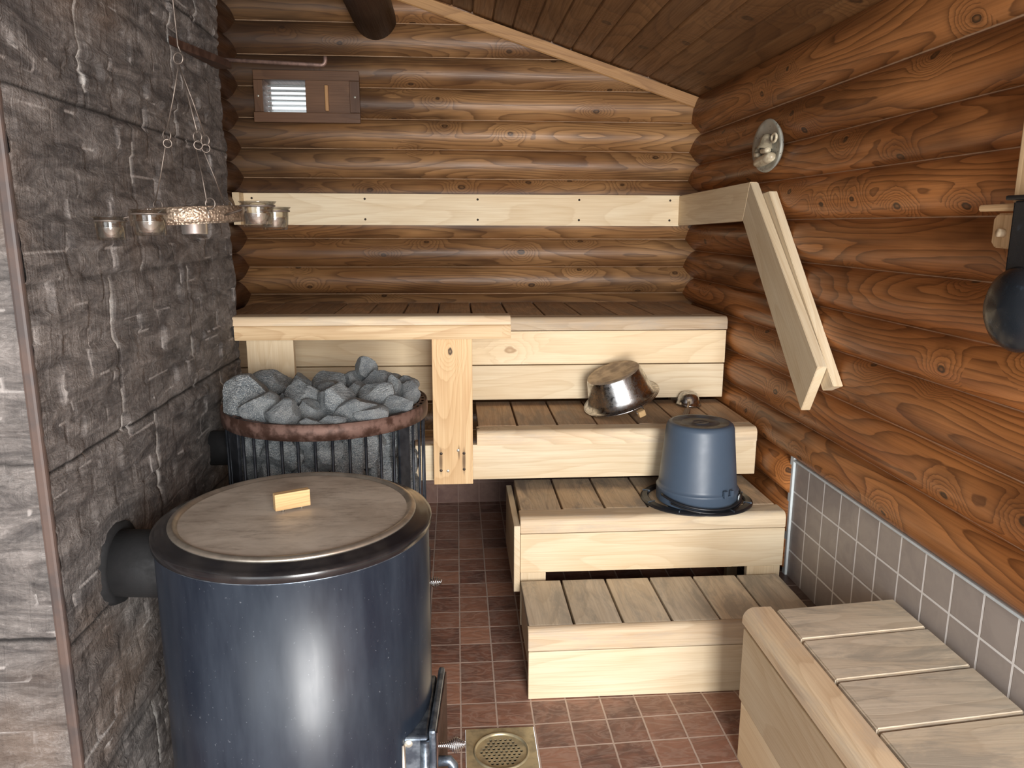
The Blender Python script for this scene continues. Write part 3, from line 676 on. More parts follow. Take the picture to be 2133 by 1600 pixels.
# perforated flange inside the band
m_ = MB(); n = 96; vs = []; fs = []
for r in (SR-.004, SR-.009, SR-.016, SR-.022):
    for k in range(n): a = 2*PI*k/n; vs.append((SC.x+r*math.cos(a), SC.y+r*math.sin(a), SZ-.003))
for i in range(3):
    for k in range(n):
        if i == 1 and k % 2: continue
        fs.append((i*n+k, i*n+(k+1) % n, (i+1)*n+(k+1) % n, (i+1)*n+k))
m_.add(vs, fs); m_.build('perforated_flange', M['rust'], st)
for k in range(40):
    a = 2*PI*(k+.3)/40
    p = SC+Vector(((SR-.012)*math.cos(a), (SR-.012)*math.sin(a), 0))
    m_ = MB(); m_.tube([(p.x, p.y, .34), (p.x, p.y, SZ-.02)], .0042, 6); m_.build('bar', M['black_iron'], st)
for a in (-.62, -2.42, .9, 2.3):
    p = SC+Vector(((SR-.006)*math.cos(a), (SR-.006)*math.sin(a), 0))
    m_ = MB(); m_.box(-.004, .004, -.021, .021, .04, SZ-.03, 'z', .002, xf=Matrix.Translation(p) @ Matrix.Rotation(a, 4, 'Z')); m_.build('leg', M['black_iron'], st)
m_ = MB(); m_.lathe([(.0, .30), (SR-.008, .30), (SR-.004, .31), (SR-.004, .34), (SR-.02, .345), (0, .345)], 64, SC); m_.build('basket_base', M['black_iron'], st)
m_ = MB(); m_.lathe([(0, .06), (SR-.025, .06), (SR-.020, .07), (SR-.020, .30), (0, .30)], 64, SC); m_.lathe([(.14, .345), (.14, .66), (.12, .68), (0, .68)], 40, SC); m_.build('firebox', M['black_iron'], st)
m_ = MB(); m_.box(-.112, -.088, 2.02, 2.24, .13, .345, 'z', .004); dr = m_.build('door', M['castiron'], st)
def spring(mb_, p0, axis, rs, L, turns, r):
    pts = []; n = int(turns*12); x = axis.orthogonal().normalized(); y = axis.cross(x)
    for i in range(n+1):
        f = i/n; a = 2*PI*turns*f; R = rs(f); pts.append(Vector(p0)+axis*(L*f)+R*(math.cos(a)*x+math.sin(a)*y))
    mb_.tube(pts, r, 6)
m_ = MB(); spring(m_, (-.088, 2.12, .283), Vector((1, 0, 0)), lambda f: .006+.010*math.sin(PI*min(1, f*1.05)), .036, 6, .0016); m_.build('spring_handle', M['chrome'], dr)
m_ = MB(); m_.tube([(-.74, 2.18, .69), (-.60, 2.18, .69), (-.56, 2.18, .67), (-.50, 2.18, .60)], .05, 24); m_.build('flue_pipe', M['soot'], st)

# ------------------------------------------------------------------ sauna stones
def rock_mesh(seed):
    r_ = random.Random(seed); bm = bmesh.new(); bmesh.ops.create_icosphere(bm, subdivisions=4, radius=1)
    pl = []
    for k in range(11):
        d = Vector((r_.gauss(0, 1), r_.gauss(0, 1), r_.gauss(0, 1))).normalized(); pl.append((d, r_.uniform(.57, .80)))
    for v in bm.verts:
        c = v.co.copy()
        for it in range(3):
            for d, h in pl:
                e = c.dot(d)-h
                if e > 0: c -= d*e*.97
        c += c.normalized()*(.05*noise.noise(c*2.2+Vector((seed, 0, 0)))+.022*noise.noise(c*7+Vector((seed, 3, 0))))
        v.co = c
    xs = [[v.co[i] for v in bm.verts] for i in range(3)]
    for v in bm.verts:
        for i in range(3): v.co[i] = (v.co[i]-(max(xs[i])+min(xs[i]))/2)/(max(xs[i])-min(xs[i]))
    me = bpy.data.meshes.new('sauna_stone'); bm.to_mesh(me); bm.free(); me.materials.append(M['rock'])
    for p in me.polygons: p.use_smooth = True
    me.set_sharp_from_angle(angle=math.radians(24))
    return me
rocks = [rock_mesh(s) for s in range(11, 21)]
def stone(i, x, y, z, sx, sy_, sz, rot, label, group=None):
    o = bpy.data.objects.new('sauna_stone', rocks[i % len(rocks)]); C.objects.link(o); o.location = (x, y, z)
    o.rotation_euler = (rnd.uniform(-.25, .25), -math.radians(-rot), rnd.uniform(-.3, .3)); o.scale = (sx, sy_, sz)
    return tag(o, label, 'stone', group)
TOP = [
(-.553,2.085,.838, .130,.125,0,'big dark stone heaped highest at the left end of the basket, beside the chimney'),
(-.545,2.270,.845, .135,.078,8,'wide slab-like stone at the back left, in front of the left rail post'),
(-.510,2.010,.832, .092,.082,-30,'tilted wedge of stone at the front left, leaning on the big dark one'),
(-.478,2.120,.822, .066,.055,0,'small brownish stone sunk between the dark left stone and the big central one'),
(-.464,2.270,.843, .058,.060,0,'squarish dark stone at the back, right of the wide back-left slab'),
(-.390,2.300,.845, .110,.060,-5,'pale oblong stone lying at the middle of the back edge'),
(-.419,2.110,.835, .106,.085,10,'large flat-topped stone left of the rounded stone in the heap centre'),
(-.397,2.030,.815, .078,.066,0,'pale faced stone under the front of the large flat-topped one'),
(-.448,1.945,.826, .086,.062,-35,'triangular stone split dark and light, at the front left of the rim'),
(-.328,2.050,.838, .096,.096,0,'big rounded stone bulging at the centre of the heap'),
(-.345,2.170,.842, .085,.055,0,'flat stone behind the big rounded central one'),
(-.308,2.280,.852, .063,.055,0,'rounded stone below and left of the pointed top stone'),
(-.271,2.290,.890, .062,.050,35,'pointed stone standing up as the very top of the heap'),
(-.234,2.240,.858, .084,.062,0,'boxy bluish stone just below the pointed top stone'),
(-.282,2.170,.842, .072,.050,0,'small pale stone between the boxy one and the central stones'),
(-.233,2.110,.844, .116,.058,-18,'long striped stone slanting up to the right, behind the front right stones'),
(-.180,2.165,.850, .044,.070,10,'narrow upright pale stone right of the long striped one'),
(-.187,2.290,.852, .044,.036,0,'smallest stone peeping out at the back right'),
(-.147,2.240,.843, .056,.050,30,'roundish stone at the back right edge of the heap'),
(-.142,2.170,.835, .060,.066,40,'stone leaning toward the perforated right rim'),
(-.162,2.055,.832, .088,.048,-18,'flat stone resting on the front right rim'),
(-.262,1.995,.832, .116,.058,-15,'broad low stone at the front, right of the centre'),
(-.225,1.968,.826, .082,.042,-10,'pale flat stone nearest the front rim, right of the centre'),
(-.324,1.935,.812, .076,.040,0,'dark low stone tucked under the central stones at the front rim'),
(-.376,1.925,.812, .062,.032,0,'small rounded stone just inside the front rim, left of the centre'),
]
for i, (x, y, z, a, b, rot, lab) in enumerate(TOP):
    stone(i*3+1, x, y, z+.006, a*1.16, (a+b)/2*1.2, b*1.30, rot, lab)
dirs = ['right', 'right rear', 'back right', 'back', 'back left', 'left rear', 'left', 'front left', 'left of the front', 'front', 'right of the front', 'front right']
for i in range(12):   # the layer under the heap
    a = 2*PI*i/12; r = .19
    stone(i, SC.x+r*math.cos(a), SC.y+r*math.sin(a), .775, .115, .10, .085, rnd.uniform(-20, 20), 'stone wedged under the heap just inside the rim, at '+dirs[i])
for i, (x, y) in enumerate(((-.37, 2.16), (-.43, 2.22), (-.30, 2.2), (-.36, 2.08))):
    stone(i+4, x, y, .785, .12, .12, .08, 0, 'buried stone beneath the heap, '+['at its centre', 'left behind its centre', 'right behind its centre', 'in front of its centre'][i])

k = 0
ordn = ['leftmost', 'second from the left', 'third from the left', 'fourth from the left', 'fifth from the left', 'sixth from the left', 'seventh from the left', 'eighth from the left', 'ninth from the left', 'tenth from the left', 'eleventh from the left']
rown = ['in the row right under the rim', 'in the second row down', 'in the third row down', 'in the fourth row down', 'in the lowest row']
for row in range(5):
    z = .735-.082*row; n = 13; angs = []
    for i in range(n):
        a = 2*PI*(i+.5*(row % 2))/n+rnd.uniform(-.04, .04)
        if math.sin(a) > .55 or (row > 1 and math.cos(a) < .45): continue
        angs.append(a)
    angs.sort(key=lambda a: math.cos(a)-.15*math.sin(a))
    for q, a in enumerate(angs):
        x = SC.x+.212*math.cos(a); y = SC.y+.212*math.sin(a)
        where = ordn[q] if row < 2 else ['nearest', 'next one back', 'farthest back', 'rearmost', 'last'][min(4, q)]
        lab = 'speckled stone behind the bars '+rown[row]+', '+(where if row < 2 else 'right side, '+where)
        o = stone(k*7+row, x, y, z+rnd.uniform(-.006, .006), 1, 1, 1, 0, lab, 'stones behind the basket bars')
        o.rotation_euler = (rnd.uniform(-.2, .2), rnd.uniform(-.5, .5), a+PI/2); o.scale = (rnd.uniform(.108, .126), .098, rnd.uniform(.096, .116)); k += 1

# ------------------------------------------------------------------ barrel water heater
BC = Vector((-.315, 1.440, 0)); ZB = .760
wh = thing('water_heater', 'big round blue-black steel water heater with grey lid in the foreground', 'water heater', (BC.x, BC.y, 0))
m_ = MB(); m_.lathe([(0, .05), (.250, .05), (.255, .055), (.256, .3), (.256, ZB-.014), (.250, ZB-.012)], 128, BC); m_.build('body', M['barrel'], wh)
m_ = MB(); m_.lathe([(.252, ZB-.012), (.259, ZB-.0135), (.2615, ZB-.012), (.262, ZB+.000), (.2605, ZB+.0025), (.252, ZB+.005), (.242, ZB+.008), (.236, ZB+.0115), (.228, ZB+.0125)], 128, BC); m_.build('top_ring', M['barrel_top'], wh)
m_ = MB(); m_.lathe([(.2555, ZB-.0165), (.2578, ZB-.016), (.2582, ZB-.0145), (.2565, ZB-.013)], 128, BC); m_.build('weld_bead', M['castiron'], wh)
m_ = MB(); m_.lathe([(0, ZB+.016), (.10, ZB+.0158), (.205, ZB+.014), (.2135, ZB+.0135)], 128, BC); lid = m_.build('lid', M['lid'], wh)
m_ = MB(); m_.lathe([(.2135, ZB+.0135), (.2175, ZB+.0150), (.2205, ZB+.0185), (.2245, ZB+.0190), (.2275, ZB+.0175), (.2305, ZB+.0165), (.2315, ZB+.0140), (.2310, ZB+.0115), (.229, ZB+.0110)], 128, BC); m_.build('lid_rim', M['lid_edge'], lid)
xf = Matrix.Translation((-.322, 1.440, ZB+.0215)) @ Matrix.Rotation(math.radians(27), 4, 'Z')
m_ = MB(); m_.box(-.034, .034, -.008, .008, 0, .033, 'x', .0015, xf=xf); m_.build('lid_handle', M['knobwood'], lid)
m_ = MB()
for a in (-.018, .018): m_.tube([xf @ Vector((a, 0, -.008)), xf @ Vector((a, 0, .004))], .003, 8)
m_.build('handle_bolt', M['lid_edge'], lid)
m_ = MB(); m_.tube([(-.73, 1.525, .640), (-.50, 1.50, .640)], .068, 40); m_.build('flue_pipe', M['soot'], wh)
m_ = MB(); pts = []; n = 40; vs = []; fs = []
for k in range(n):
    a = 2*PI*k/n; rr = .088+.007*noise.noise((math.cos(a)*2, math.sin(a)*2, 4))
    for q, dx in ((.066, .004), (rr*.95, .006), (rr, -.008)): vs.append((-.694+dx, 1.525+q*math.cos(a), .640+q*math.sin(a)))
for k in range(n):
    for q in range(2): fs.append((k*3+q, k*3+q+1, ((k+1) % n)*3+q+1, ((k+1) % n)*3+q))
m_.add(vs, fs, smooth=True); m_.build('flue_collar', M['soot'], wh)
# fire door facing the room
m_ = MB(); vs = []; n = 14
for k in range(n+1):
    y = 1.292+(1.50-1.292)*k/n; dyy = (y-BC.y); xb = BC.x+math.sqrt(max(0, .252**2-dyy*dyy)); xo = -.062+.012*k/n
    for z in (.03, .372): vs += [(xb-.01, y, z), (max(xo, xb+.006), y, z)]
fs = []
for k in range(n):
    b = k*4; c = b+4; fs += [(b, b+1, c+1, c), (b+2, c+2, c+3, b+3), (b+1, b+3, c+3, c+1), (b, c, c+2, b+2)]
fs += [(0, 2, 3, 1), (n*4, n*4+1, n*4+3, n*4+2)]
m_.add(vs, fs); fr = m_.build('door_frame', M['castiron'], wh)
bv = fr.modifiers.new('bevel', 'BEVEL'); bv.width = .006; bv.segments = 3; bv.limit_method = 'ANGLE'
xd = Matrix.Translation((-.0535, 1.292, 0)) @ Matrix.Rotation(math.radians(-4.0), 4, 'Z')
m_ = MB(); m_.box(-.008, .006, 0, .218, .06, .385, 'z', .006, xf=xd); dr = m_.build('door', M['castiron'], wh)
m_ = MB(); m_.box(.0062, .0092, .006, .212, .07, .376, 'z', .002, xf=xd); m_.build('door_face', M['rust_dark'], dr)
m_ = MB(); spring(m_, (-.044, 1.31, .340), Vector((1, 0, 0)), lambda f: .0045+.0095*math.exp(-((f-.66)/.22)**2), .052, 14, .0013); m_.build('spring_handle', M['chrome'], dr)
m_ = MB(); m_.tube([(-.044, 1.305, .310), (-.022, 1.305, .310), (-.016, 1.303, .302), (-.014, 1.300, .27), (-.014, 1.300, .24)], .010, 12); m_.build('latch', M['castiron'], dr)
m_ = MB(); m_.tube([(-.068, 1.289, .366), (-.068, 1.289, .15)], .009, 10); m_.build('hinge', M['castiron'], fr)
m_ = MB(); m_.tube([(-.109, 1.290, .360), (-.109, 1.290, .15)], .005, 10); m_.build('edge_bead', M['lid_edge'], fr)
m_ = MB(); m_.lathe([(0, .003), (.006, .002), (.008, 0)], 14, (-.099, 1.2915, .360), Matrix.Rotation(PI/2, 4, 'X')); m_.build('rivet', M['screw_light'], fr)

# ------------------------------------------------------------------ floor drain
fd = thing('floor_drain', 'square brass floor drain with a round perforated grate', 'drain', (.103, 1.729, 0))
cx0, cy0 = .103, 1.729
m_ = MB(); n = 64; vs = []; fs = []
for k in range(n):     # plate with a round opening
    a = 2*PI*k/n; c_, s_ = math.cos(a), math.sin(a); q = .0905/max(abs(c_), abs(s_))
    vs += [(cx0+.072*c_, cy0+.072*s_, .002), (cx0+q*c_, cy0+q*s_*1.02, .002), (cx0+q*c_, cy0+q*s_*1.02, -.012)]
for k in range(n):
    b = k*3; c = ((k+1) % n)*3; fs += [(b, b+1, c+1, c), (b+1, b+2, c+2, c+1)]
m_.add(vs, fs); m_.build('plate', M['brass'], fd)
m_ = MB(); m_.lathe([(.072, .002), (.071, .006), (.067, .0065), (.065, .002), (.064, -.002)], 64, (cx0, cy0, 0)); m_.build('ring', M['brass'], fd)
m_ = MB(); bm = bmesh.new()       # grate with real holes: disc minus small round holes
holes = []
for j in range(-6, 7):
    for i in range(-6, 7):
        hx = (i+.5*(j % 2))*.0128; hy = j*.0112
        if hx*hx+hy*hy < .055**2: holes.append((hx, hy))
S_ = 8; cell_w, cell_h = .0112, .0097
def ringpts(hx, hy, r): return [Vector((hx+r*math.cos(2*PI*q/S_+PI/8), hy+r*math.sin(2*PI*q/S_+PI/8), 0)) for q in range(S_)]
edges = []
def addloop(pts):
    vs_ = [bm.verts.new(p) for p in pts]
    return [bm.edges.new((vs_[q], vs_[(q+1) % len(vs_)])) for q in range(len(vs_))]
allE = addloop([Vector((.0655*math.cos(2*PI*q/64), .0655*math.sin(2*PI*q/64), 0)) for q in range(64)])
for hx, hy in holes: allE += addloop(ringpts(hx, hy, .0042))
bmesh.ops.triangle_fill(bm, use_beauty=True, use_dissolve=False, edges=allE)
for f in list(bm.faces):
    c = f.calc_center_median()
    if any((c.x-hx)**2+(c.y-hy)**2 < .0030**2 for hx, hy in holes): bm.faces.remove(f)
ex = bmesh.ops.extrude_face_region(bm, geom=bm.faces[:]); bmesh.ops.translate(bm, verts=[g_ for g_ in ex['geom'] if isinstance(g_, bmesh.types.BMVert)], vec=(0, 0, -.003))
bmesh.ops.translate(bm, verts=bm.verts[:], vec=(cx0, cy0, .0005))
m_.bm(bm); m_.build('grate', M['brass'], fd)
m_ = MB(); m_.lathe([(.064, -.003), (.062, -.06), (0, -.06)], 40, (cx0, cy0, 0)); m_.build('well', M['drain_dark'], fd)

# ------------------------------------------------------------------ bucket and hoops
BX, BY, BZ = .787, 2.362, .4255
bk = thing('bucket', 'slate-blue plastic bucket standing upside down on the middle bench', 'bucket', (BX, BY, BZ+.012))
base = Vector((BX, BY, BZ+.012))
m_ = MB(); m_.lathe([(.125, .0), (.1310, .0), (.1325, .004), (.132, .040), (.1335, .044), (.131, .048), (.1275, .050), (.1258, .060), (.1085, .245), (.104, .256), (.098, .2605), (.090, .2610)], 96, base); m_.build('body', M['bucket'], bk)
m_ = MB(); m_.lathe([(.090, .261), (.088, .2605), (.064, .2600), (.062, .2585), (.060, .2585), (.029, .2580), (.027, .2600), (.024, .2600), (.022, .2582), (.004, .2582), (.003, .2595), (0, .260)], 72, base); m_.build('underside', M['bucket_base'], bk)
m_ = MB(); pts = []
for k in range(41):
    a = math.radians(200)+math.radians(170)*k/40; pts.append(base+Vector((.1395*math.cos(a), .147*math.sin(a), .030+.020*math.sin(a*1.0+PI)*-1 if False else .034-.022*math.sin((k/40)*PI))))
m_.tube(pts, .0042, 8); m_.tube([p+Vector((0, -.002, -.010)) for p in pts[4:37]], .0035, 8); m_.build('bail_handle', M['black'], bk)
m_ = MB()
for a in (math.radians(-62),):
    c = base+Vector((.136*math.cos(a), .136*math.sin(a), .055)); xf = Matrix.Translation(c) @ Matrix.Rotation(a, 4, 'Z')
    m_.box(-.004, .006, -.022, -.008, -.012, .012, 'z', .002, xf=xf); m_.box(-.004, .006, .006, .018, -.010, .010, 'z', .002, xf=xf); m_.box(-.003, .004, -.022, .018, -.012, -.006, 'z', .001, xf=xf)
m_.build('handle_lug', M['bucket'], bk)
m_ = MB(); a = math.radians(-32); xf = Matrix.Translation(base+Vector((.1365*math.cos(a), .1365*math.sin(a), .024))) @ Matrix.Rotation(a, 4, 'Z')
m_.box(-.001, .0012, -.009, .009, -.009, .009, 'z', .0005, xf=xf); m_.build('sticker', M['caulk'], bk, label='small pale sticker')
def hoop(c, r0, r1, h, tilt, label):
    n = 72; m_ = MB(); vs = []; fs = []; prof = [(r0, 0), (r0, h*.7), (r0+.004, h), (r1-.006, h*.8), (r1, h*.35), (r1, 0)]
    xf = Matrix.Translation(c) @ tilt.to_matrix().to_4x4()
    m_.lathe(prof+[prof[0]], n, (0, 0, 0), xf=xf, smooth=False)
    o = m_.build('black_hoop', M['black']); tag(o, label, 'ring')
    m_ = MB()
    for k in range(8):
        a = 2*PI*k/8+.3; q = xf @ Matrix.Rotation(a, 4, 'Z')
        m_.box(r0-.002, r1-.003, -.0012, .0012, h*.5, h+.0012, 'x', 0, xf=q)
    m_.build('rib', M['castiron'], o)
    return o
hoop(Vector((.769, 2.385, BZ+.0005)), .134, .160, .011, Euler((0, 0, 0)), 'flat black plastic ring under the bucket, sticking out on its left side')
hoop(Vector((.820, 2.345, BZ+.0055)), .116, .142, .010, Euler((-.02, -.045, 0)), 'second black plastic ring under the bucket, sticking out at its right front')

# ------------------------------------------------------------------ steel basin, tipped upside down on the second bench
bs = thing('basin', 'shiny steel washing basin lying tipped upside down on the second bench', 'basin', (.615, 2.76, .634))
T = Matrix.Translation((.612, 2.765, .690)) @ Matrix.Rotation(math.radians(-20), 4, 'Y') @ Matrix.Rotation(math.radians(7), 4, 'X')
m_ = MB(); m_.lathe([(.142, -.006), (.1425, .0), (.1375, .001), (.126, .004), (.118, .03), (.102, .098), (.099, .104)], 96, (0, 0, 0), T); m_.lathe([(.097, .102), (.116, .003), (.125, 0)], 96, (0, 0, 0), T); m_.build('bowl', M['steel'], bs)
m_ = MB(); m_.lathe([(.099, .104), (.094, .108), (.075, .107), (.06, .104), (0, .105)], 72, (0, 0, 0), T); m_.build('base', M['steel_tan'], bs)
pts = [T @ Vector((.143*math.cos(2*PI*k/96), .143*math.sin(2*PI*k/96), -.002)) for k in range(96)]
m_ = MB(); m_.tube(pts, .0028, 8, closed=True); m_.build('rolled_rim', M['steel'], bs)
for a in (math.radians(-80), math.radians(100)):
    X = T @ Matrix.Rotation(a, 4, 'Z')
    m_ = MB(); m_.tube([X @ Vector(p) for p in ((.138, -.017, .002), (.158, -.016, -.004), (.168, -.012, -.012), (.168, .012, -.012), (.158, .016, -.004), (.138, .017, .002))], .0025, 8); h_ = m_.build('handle', M['steel'], bs)
    m_ = MB(); m_.box(.158, .180, -.013, .013, -.024, -.001, 'y', .004, xf=X); m_.build('handle_grip', M['knobwood'], h_)

# small ladle: upside down steel cup with a wooden stick
sl = thing('ladle', 'small steel ladle with brown handle lying upside down behind the bucket', 'ladle', (.905, 2.86, .634))
m_ = MB(); Tl = Matrix.Translation((.902, 2.868, .637)) @ Matrix.Rotation(math.radians(3), 4, 'Y')
m_.lathe([(.050, .0), (.0505, .002), (.046, .004), (.044, .014), (.037, .034), (.028, .045), (.015, .0485), (0, .049)], 64, (0, 0, 0), Tl); m_.build('cup', M['steel'], sl)
m_ = MB(); m_.tube([(.893, 2.825, .655), (.878, 2.790, .648), (.858, 2.735, .643)], [.004, .004, .004], 8); m_.box(-.009, .009, -.004, .002, -.010, .010, 'x', .002, xf=Matrix.Translation((.893, 2.826, .656)) @ Matrix.Rotation(-.3, 4, 'Z')); m_.build('shank', M['steel_tan'], sl)
m_ = MB(); xf = Matrix.Translation((.858, 2.735, .643)) @ Matrix.Rotation(math.radians(21), 4, 'Z').inverted()
m_.box(-.011, .011, -.13, .012, -.007, .007, 'y', .003, xf=xf); m_.build('handle', M['ventwood'], sl)

# ------------------------------------------------------------------ ceramic plaque on the right wall
pq = thing('wall_plaque', 'oval grey-green ceramic plaque with cream relief hanging on the right log wall', 'plaque', (1.05, 2.59, 1.58))
def yzellipse(mb_, cyy, czz, ry, rz, x0, x1, dish, tiltv=0, egg=0):
    n = 56; rings = 8; vs = []; fs = []
    for j in range(rings+1):
        q = j/rings
        for k in range(n):
            a = 2*PI*k/n; e = 1+egg*math.sin(a); yy = q*ry*e*math.cos(a); zz = q*rz*math.sin(a)
            vs.append(Vector((x0-dish*q**3, cyy+yy*math.cos(tiltv)-zz*math.sin(tiltv), czz+yy*math.sin(tiltv)+zz*math.cos(tiltv))))
    for j in range(rings):
        for k in range(n): fs.append((j*n+k, j*n+(k+1) % n, (j+1)*n+(k+1) % n, (j+1)*n+k))
    nb = len(vs)
    for k in range(n):
        v = vs[rings*n+k]; vs.append(Vector((v.x+.003, v.y+(v.y-cyy)*.03, v.z+(v.z-czz)*.03))); 
    for k in range(n): vs.append(Vector((x1, cyy+(vs[rings*n+k].y-cyy)*.9, czz+(vs[rings*n+k].z-czz)*.9)))
    for k in range(n):
        fs.append((rings*n+k, rings*n+(k+1) % n, nb+(k+1) % n, nb+k)); fs.append((nb+k, nb+(k+1) % n, nb+n+(k+1) % n, nb+n+k))
    fs.append(tuple(nb+n+k for k in range(n))[::-1])
    mb_.add(vs, fs, smooth=True)
m_ = MB(); yzellipse(m_, 2.600, 1.582, .119, .084, 1.044, 1.054, .007, .10, -.06); m_.build('plate', M['ceramic'], pq)
def blob(mb_, p0, p1, r, squash=.6):
    a, b = Vector(p0), Vector(p1); n = 9; mb_.tube([a.lerp(b, k/(n-1)) for k in range(n)], [r*(1-.35*abs(2*k/(n-1)-1)**4) for k in range(n)], 14)
m_ = MB(); blob(m_, (1.036, 2.672, 1.530), (1.030, 2.520, 1.542), .018); m_.build('relief_log', M['cream'], pq, label='cream glazed roll at the bottom of the plaque')
m_ = MB(); blob(m_, (1.032, 2.615, 1.566), (1.028, 2.550, 1.564), .012); m_.build('relief_cup', M['cream'], pq)
m_ = MB(); blob(m_, (1.036, 2.682, 1.560), (1.034, 2.645, 1.556), .010); m_.build('relief_cup', M['cream'], pq)
m_ = MB(); m_.lathe([(.030, 0), (.031, .004), (.027, .010), (.023, .035), (.018, .046), (.0, .05)], 24, (1.036, 2.590, 1.570), Matrix.Rotation(.12, 4, 'Y')); m_.lathe([(.014, 0), (.012, .016), (0, .020)], 16, (1.038, 2.664, 1.566)); m_.build('relief_jug', M['brown_glaze'], pq)
m_ = MB(); pts = [(1.034, 2.527+.018*math.cos(a), 1.600+.013*math.sin(a)) for a in [2*PI*k/20 for k in range(20)]]; m_.tube(pts, .0045, 8, closed=True); m_.build('relief_handle', M['cream'], pq)

# ------------------------------------------------------------------ black ladle and wooden peg rack, right edge of the view
rk = thing('peg_rack', 'small pine peg rack on the right log wall behind the black ladle', 'rack', (1.05, 1.41, 1.32))
m_ = MB(); m_.prism([(1.352, 1.285), (1.352, 1.330), (1.358, 1.336), (1.428, 1.346), (1.436, 1.340), (1.440, 1.290), (1.434, 1.280), (1.360, 1.275)], 1.040, 1.054, 'x', bev=.002) if False else m_.bm(yz_board([(1.33, 1.278), (1.33, 1.345), (1.436, 1.345), (1.446, 1.335), (1.446, 1.290), (1.436, 1.280)], 1.038, 1.054, .003), 'z'); m_.build('back_plate', M['post'], rk)
m_ = MB(); m_.bm(yz_board([(1.33, 1.349), (1.33, 1.363), (1.470, 1.361), (1.470, 1.349)], 1.022, 1.056, .002), 'y'); m_.build('shelf', M['post'], rk)
m_ = MB(); m_.tube([(1.040, 1.412, 1.308), (1.026, 1.412, 1.309)], .008, 14); m_.build('peg', M['aspen'], rk)
m_ = MB(); m_.box(1.035, 1.05, 1.300, 1.395, 1.3635, 1.60, 'z', .003); m_.build('upright', M['post'], rk)
ld = thing('large_ladle', 'large black ladle hanging handle-up on the right log wall, cut off by the frame', 'ladle', (1.02, 1.35, 1.2))
m_ = MB(); m_.prism([(1.012, 1.290), (1.012, 1.360), (1.016, 1.364), (1.034, 1.362), (1.036, 1.290), (1.032, 1.286)], 1.215, 1.366, 'z', bev=.003); hd = m_.build('handle', M['ladle_black'], ld)
m_ = MB(); m_.box(1.004, 1.042, 1.280, 1.374, 1.3675, 1.376, 'y', .003); m_.build('hanging_tab', M['black'], hd)
m_ = MB(); Tb = Matrix.Translation((1.018, 1.322, 1.174)) @ Matrix.Rotation(-PI/2, 4, 'Y')
m_.lathe([(.078, -.006), (.080, -.002), (.078, .003), (.070, .016), (.052, .030), (.028, .038), (0, .041)], 72, (0, 0, 0), Tb); m_.build('bowl', M['ladle_black'], ld)

# ------------------------------------------------------------------ candle chandelier
ch = thing('candle_chandelier', 'hammered metal ring candle holder hanging on thin wires before the stone chimney', 'chandelier', (-.443, 1.35, 1.32))
HC = Vector((-.443, 1.35, 1.3335)); tl = Matrix.Rotation(math.radians(-3.0), 4, 'Y')
m_ = MB(); m_.lathe([(.088, -.0125), (.0905, -.0125), (.0915, -.0115), (.0915, .0115), (.0905, .0125), (.088, .0125), (.088, -.0125)], 72, HC, tl); m_.build('ring', M['hammered'], ch)
cups = [(-.583, 1.375, 1.312, 0), (-.461, 1.225, 1.322, 0), (-.480, 1.485, 1.316, 1), (-.306, 1.250, 1.335, 0), (-.318, 1.415, 1.330, 0)]
clabels = ['glass candle cup at the far left end of the chandelier', 'glass candle cup nearest the viewer, left of the hammered ring', 'shallow tin cup hanging behind the hammered ring', 'front glass candle cup of the pair at the right end', 'rear glass candle cup of the pair at the right end']
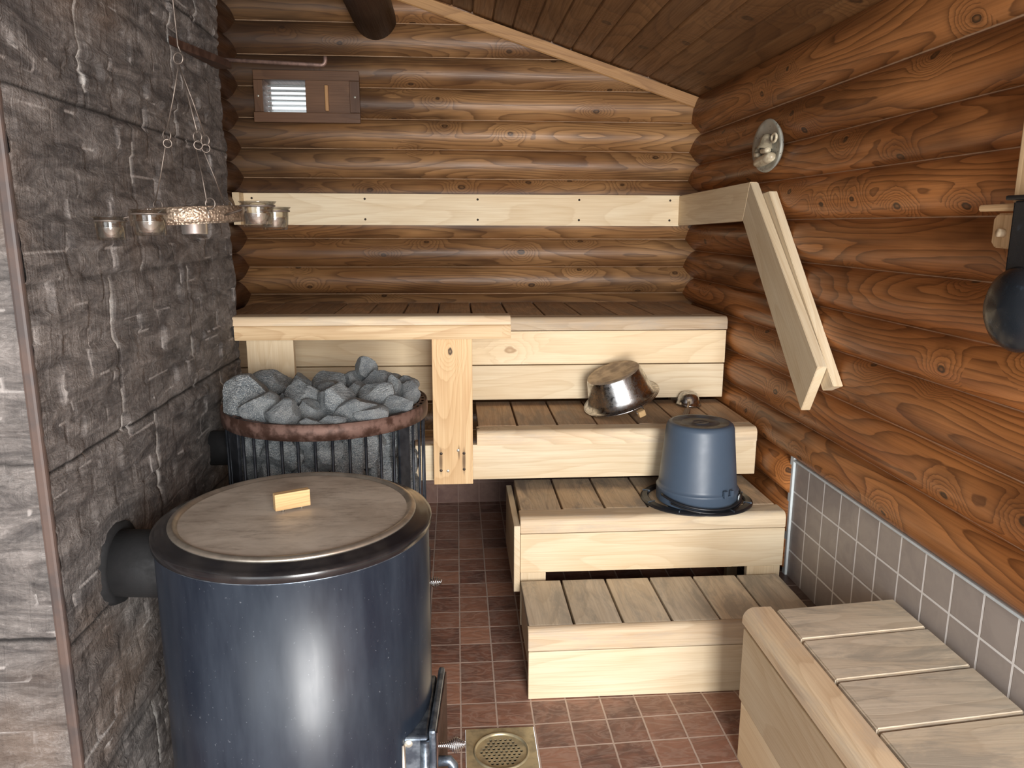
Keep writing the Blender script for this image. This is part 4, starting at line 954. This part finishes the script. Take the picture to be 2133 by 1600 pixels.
for i, (x, y, z, tin) in enumerate(cups):
    c = Vector((x, y, z)); rim = c+Vector((0, 0, .013 if not tin else .009))
    m_ = MB(); m_.tube([rim+Vector((.0255*math.cos(2*PI*k/28), .0255*math.sin(2*PI*k/28), 0)) for k in range(28)], .0016, 6, closed=True); hr = m_.build('cup_holder', M['wire'], ch)
    d = (HC-c); d.z = 0; d.normalize(); e = HC-d*.091+Vector((0, 0, .001 if not tin else -.008))
    m_ = MB(); m_.tube([rim+d*.0255, rim.lerp(e, .5)+Vector((0, 0, .001)), e], .0017, 6); m_.build('arm', M['wire'], ch)
    if not tin:
        m_ = MB(); m_.lathe([(.0, -.0195), (.0205, -.0195), (.0220, -.018), (.0238, .008), (.0240, .014), (.0275, .0185), (.0285, .0200), (.0272, .0200), (.0225, .014), (.0220, .008), (.0205, -.0150), (0, -.0155)], 40, c)
        tag(m_.build('glass_cup', M['glass']), clabels[i], 'cup')
        base_z = -.0150
    else:
        m_ = MB(); m_.lathe([(0, -.0145), (.021, -.0145), (.0225, -.0125), (.0232, .010), (.0245, .0115), (.0225, .0105), (.0215, -.0105), (0, -.0120)], 40, c)
        tag(m_.build('tin_cup', M['alu']), clabels[i], 'cup'); base_z = -.0118
    tlc = thing('tealight', 'white tealight in the '+['far left glass cup', 'nearest glass cup left of the ring', 'tin cup behind the ring', 'front glass cup of the right pair', 'rear glass cup of the right pair'][i], 'candle', c+Vector((0, 0, base_z)))
    cc = c+Vector((0, 0, base_z))
    m_ = MB(); m_.lathe([(0, .0002), (.0180, .0002), (.0190, .001), (.0190, .0165), (.0197, .0170), (.0185, .0172), (.0183, .014)], 32, cc); m_.build('foil_cup', M['alu'], tlc)
    m_ = MB(); m_.lathe([(.0183, .0145), (.0150, .0135), (.003, .0138), (0, .0138)], 28, cc); wx = m_.build('wax', M['wax'], tlc)
    m_ = MB(); m_.tube([cc+Vector((0, 0, .013)), cc+Vector((.0006, 0, .0195))], .0007, 6); m_.build('wick', M['screw'], wx)
def eyelet(mb_, c, r, nx, rr=.0011):
    nx = Vector(nx).normalized(); x = nx.orthogonal().normalized(); y = nx.cross(x)
    mb_.tube([Vector(c)+r*(math.cos(2*PI*k/18)*x+math.sin(2*PI*k/18)*y) for k in range(18)], rr, 6, closed=True)
m_ = MB(); top = Vector((-.441, 1.35, 1.578)); m_.tube([(-.446, 1.35, 2.36), (-.443, 1.35, 1.70), (-.440, 1.35, 1.60), (-.436, 1.35, 1.590)], .0012, 6); m_.build('hanging_wire', M['wire'], ch)
m_ = MB(); eyelet(m_, top+Vector((0, 0, .003)), .0085, (.3, 1, 0), .0013); m_.build('top_eye', M['wire'], ch)
mids = [((-.474, 1.365, 1.464), (-.516, 1.40, 1.349)), ((-.406, 1.305, 1.456), (-.390, 1.275, 1.349)), ((-.417, 1.38, 1.458), (-.404, 1.42, 1.349))]
for (a, b) in mids:
    a, b = Vector(a), Vector(b); m_ = MB()
    m_.tube([top+Vector((0, 0, -.006)), top.lerp(a, .5)+Vector((.001, 0, 0)), a+Vector((0, 0, .006))], .0012, 6); eyelet(m_, a+Vector((0, 0, .000)), .0085, (.5, 1, 0)); m_.build('upper_wire', M['wire'], ch)
    m_ = MB(); a2 = a+Vector((0, 0, -.013)); eyelet(m_, a2, .0065, (-.5, 1, .1)); m_.tube([a2+Vector((-.004, 0, -.005)), a2.lerp(b, .5)+Vector((-.001, 0, 0)), b+Vector((0, 0, .004))], .0011, 6)
    eyelet(m_, b+Vector((.005, 0, .003)), .0085, (.3, 1, 0)); m_.tube([b+Vector((0, 0, -.004)), b+Vector((.002, -.002, -.010)), b+Vector((.003, 0, -.018))], .0011, 6); m_.build('lower_wire', M['wire'], ch)
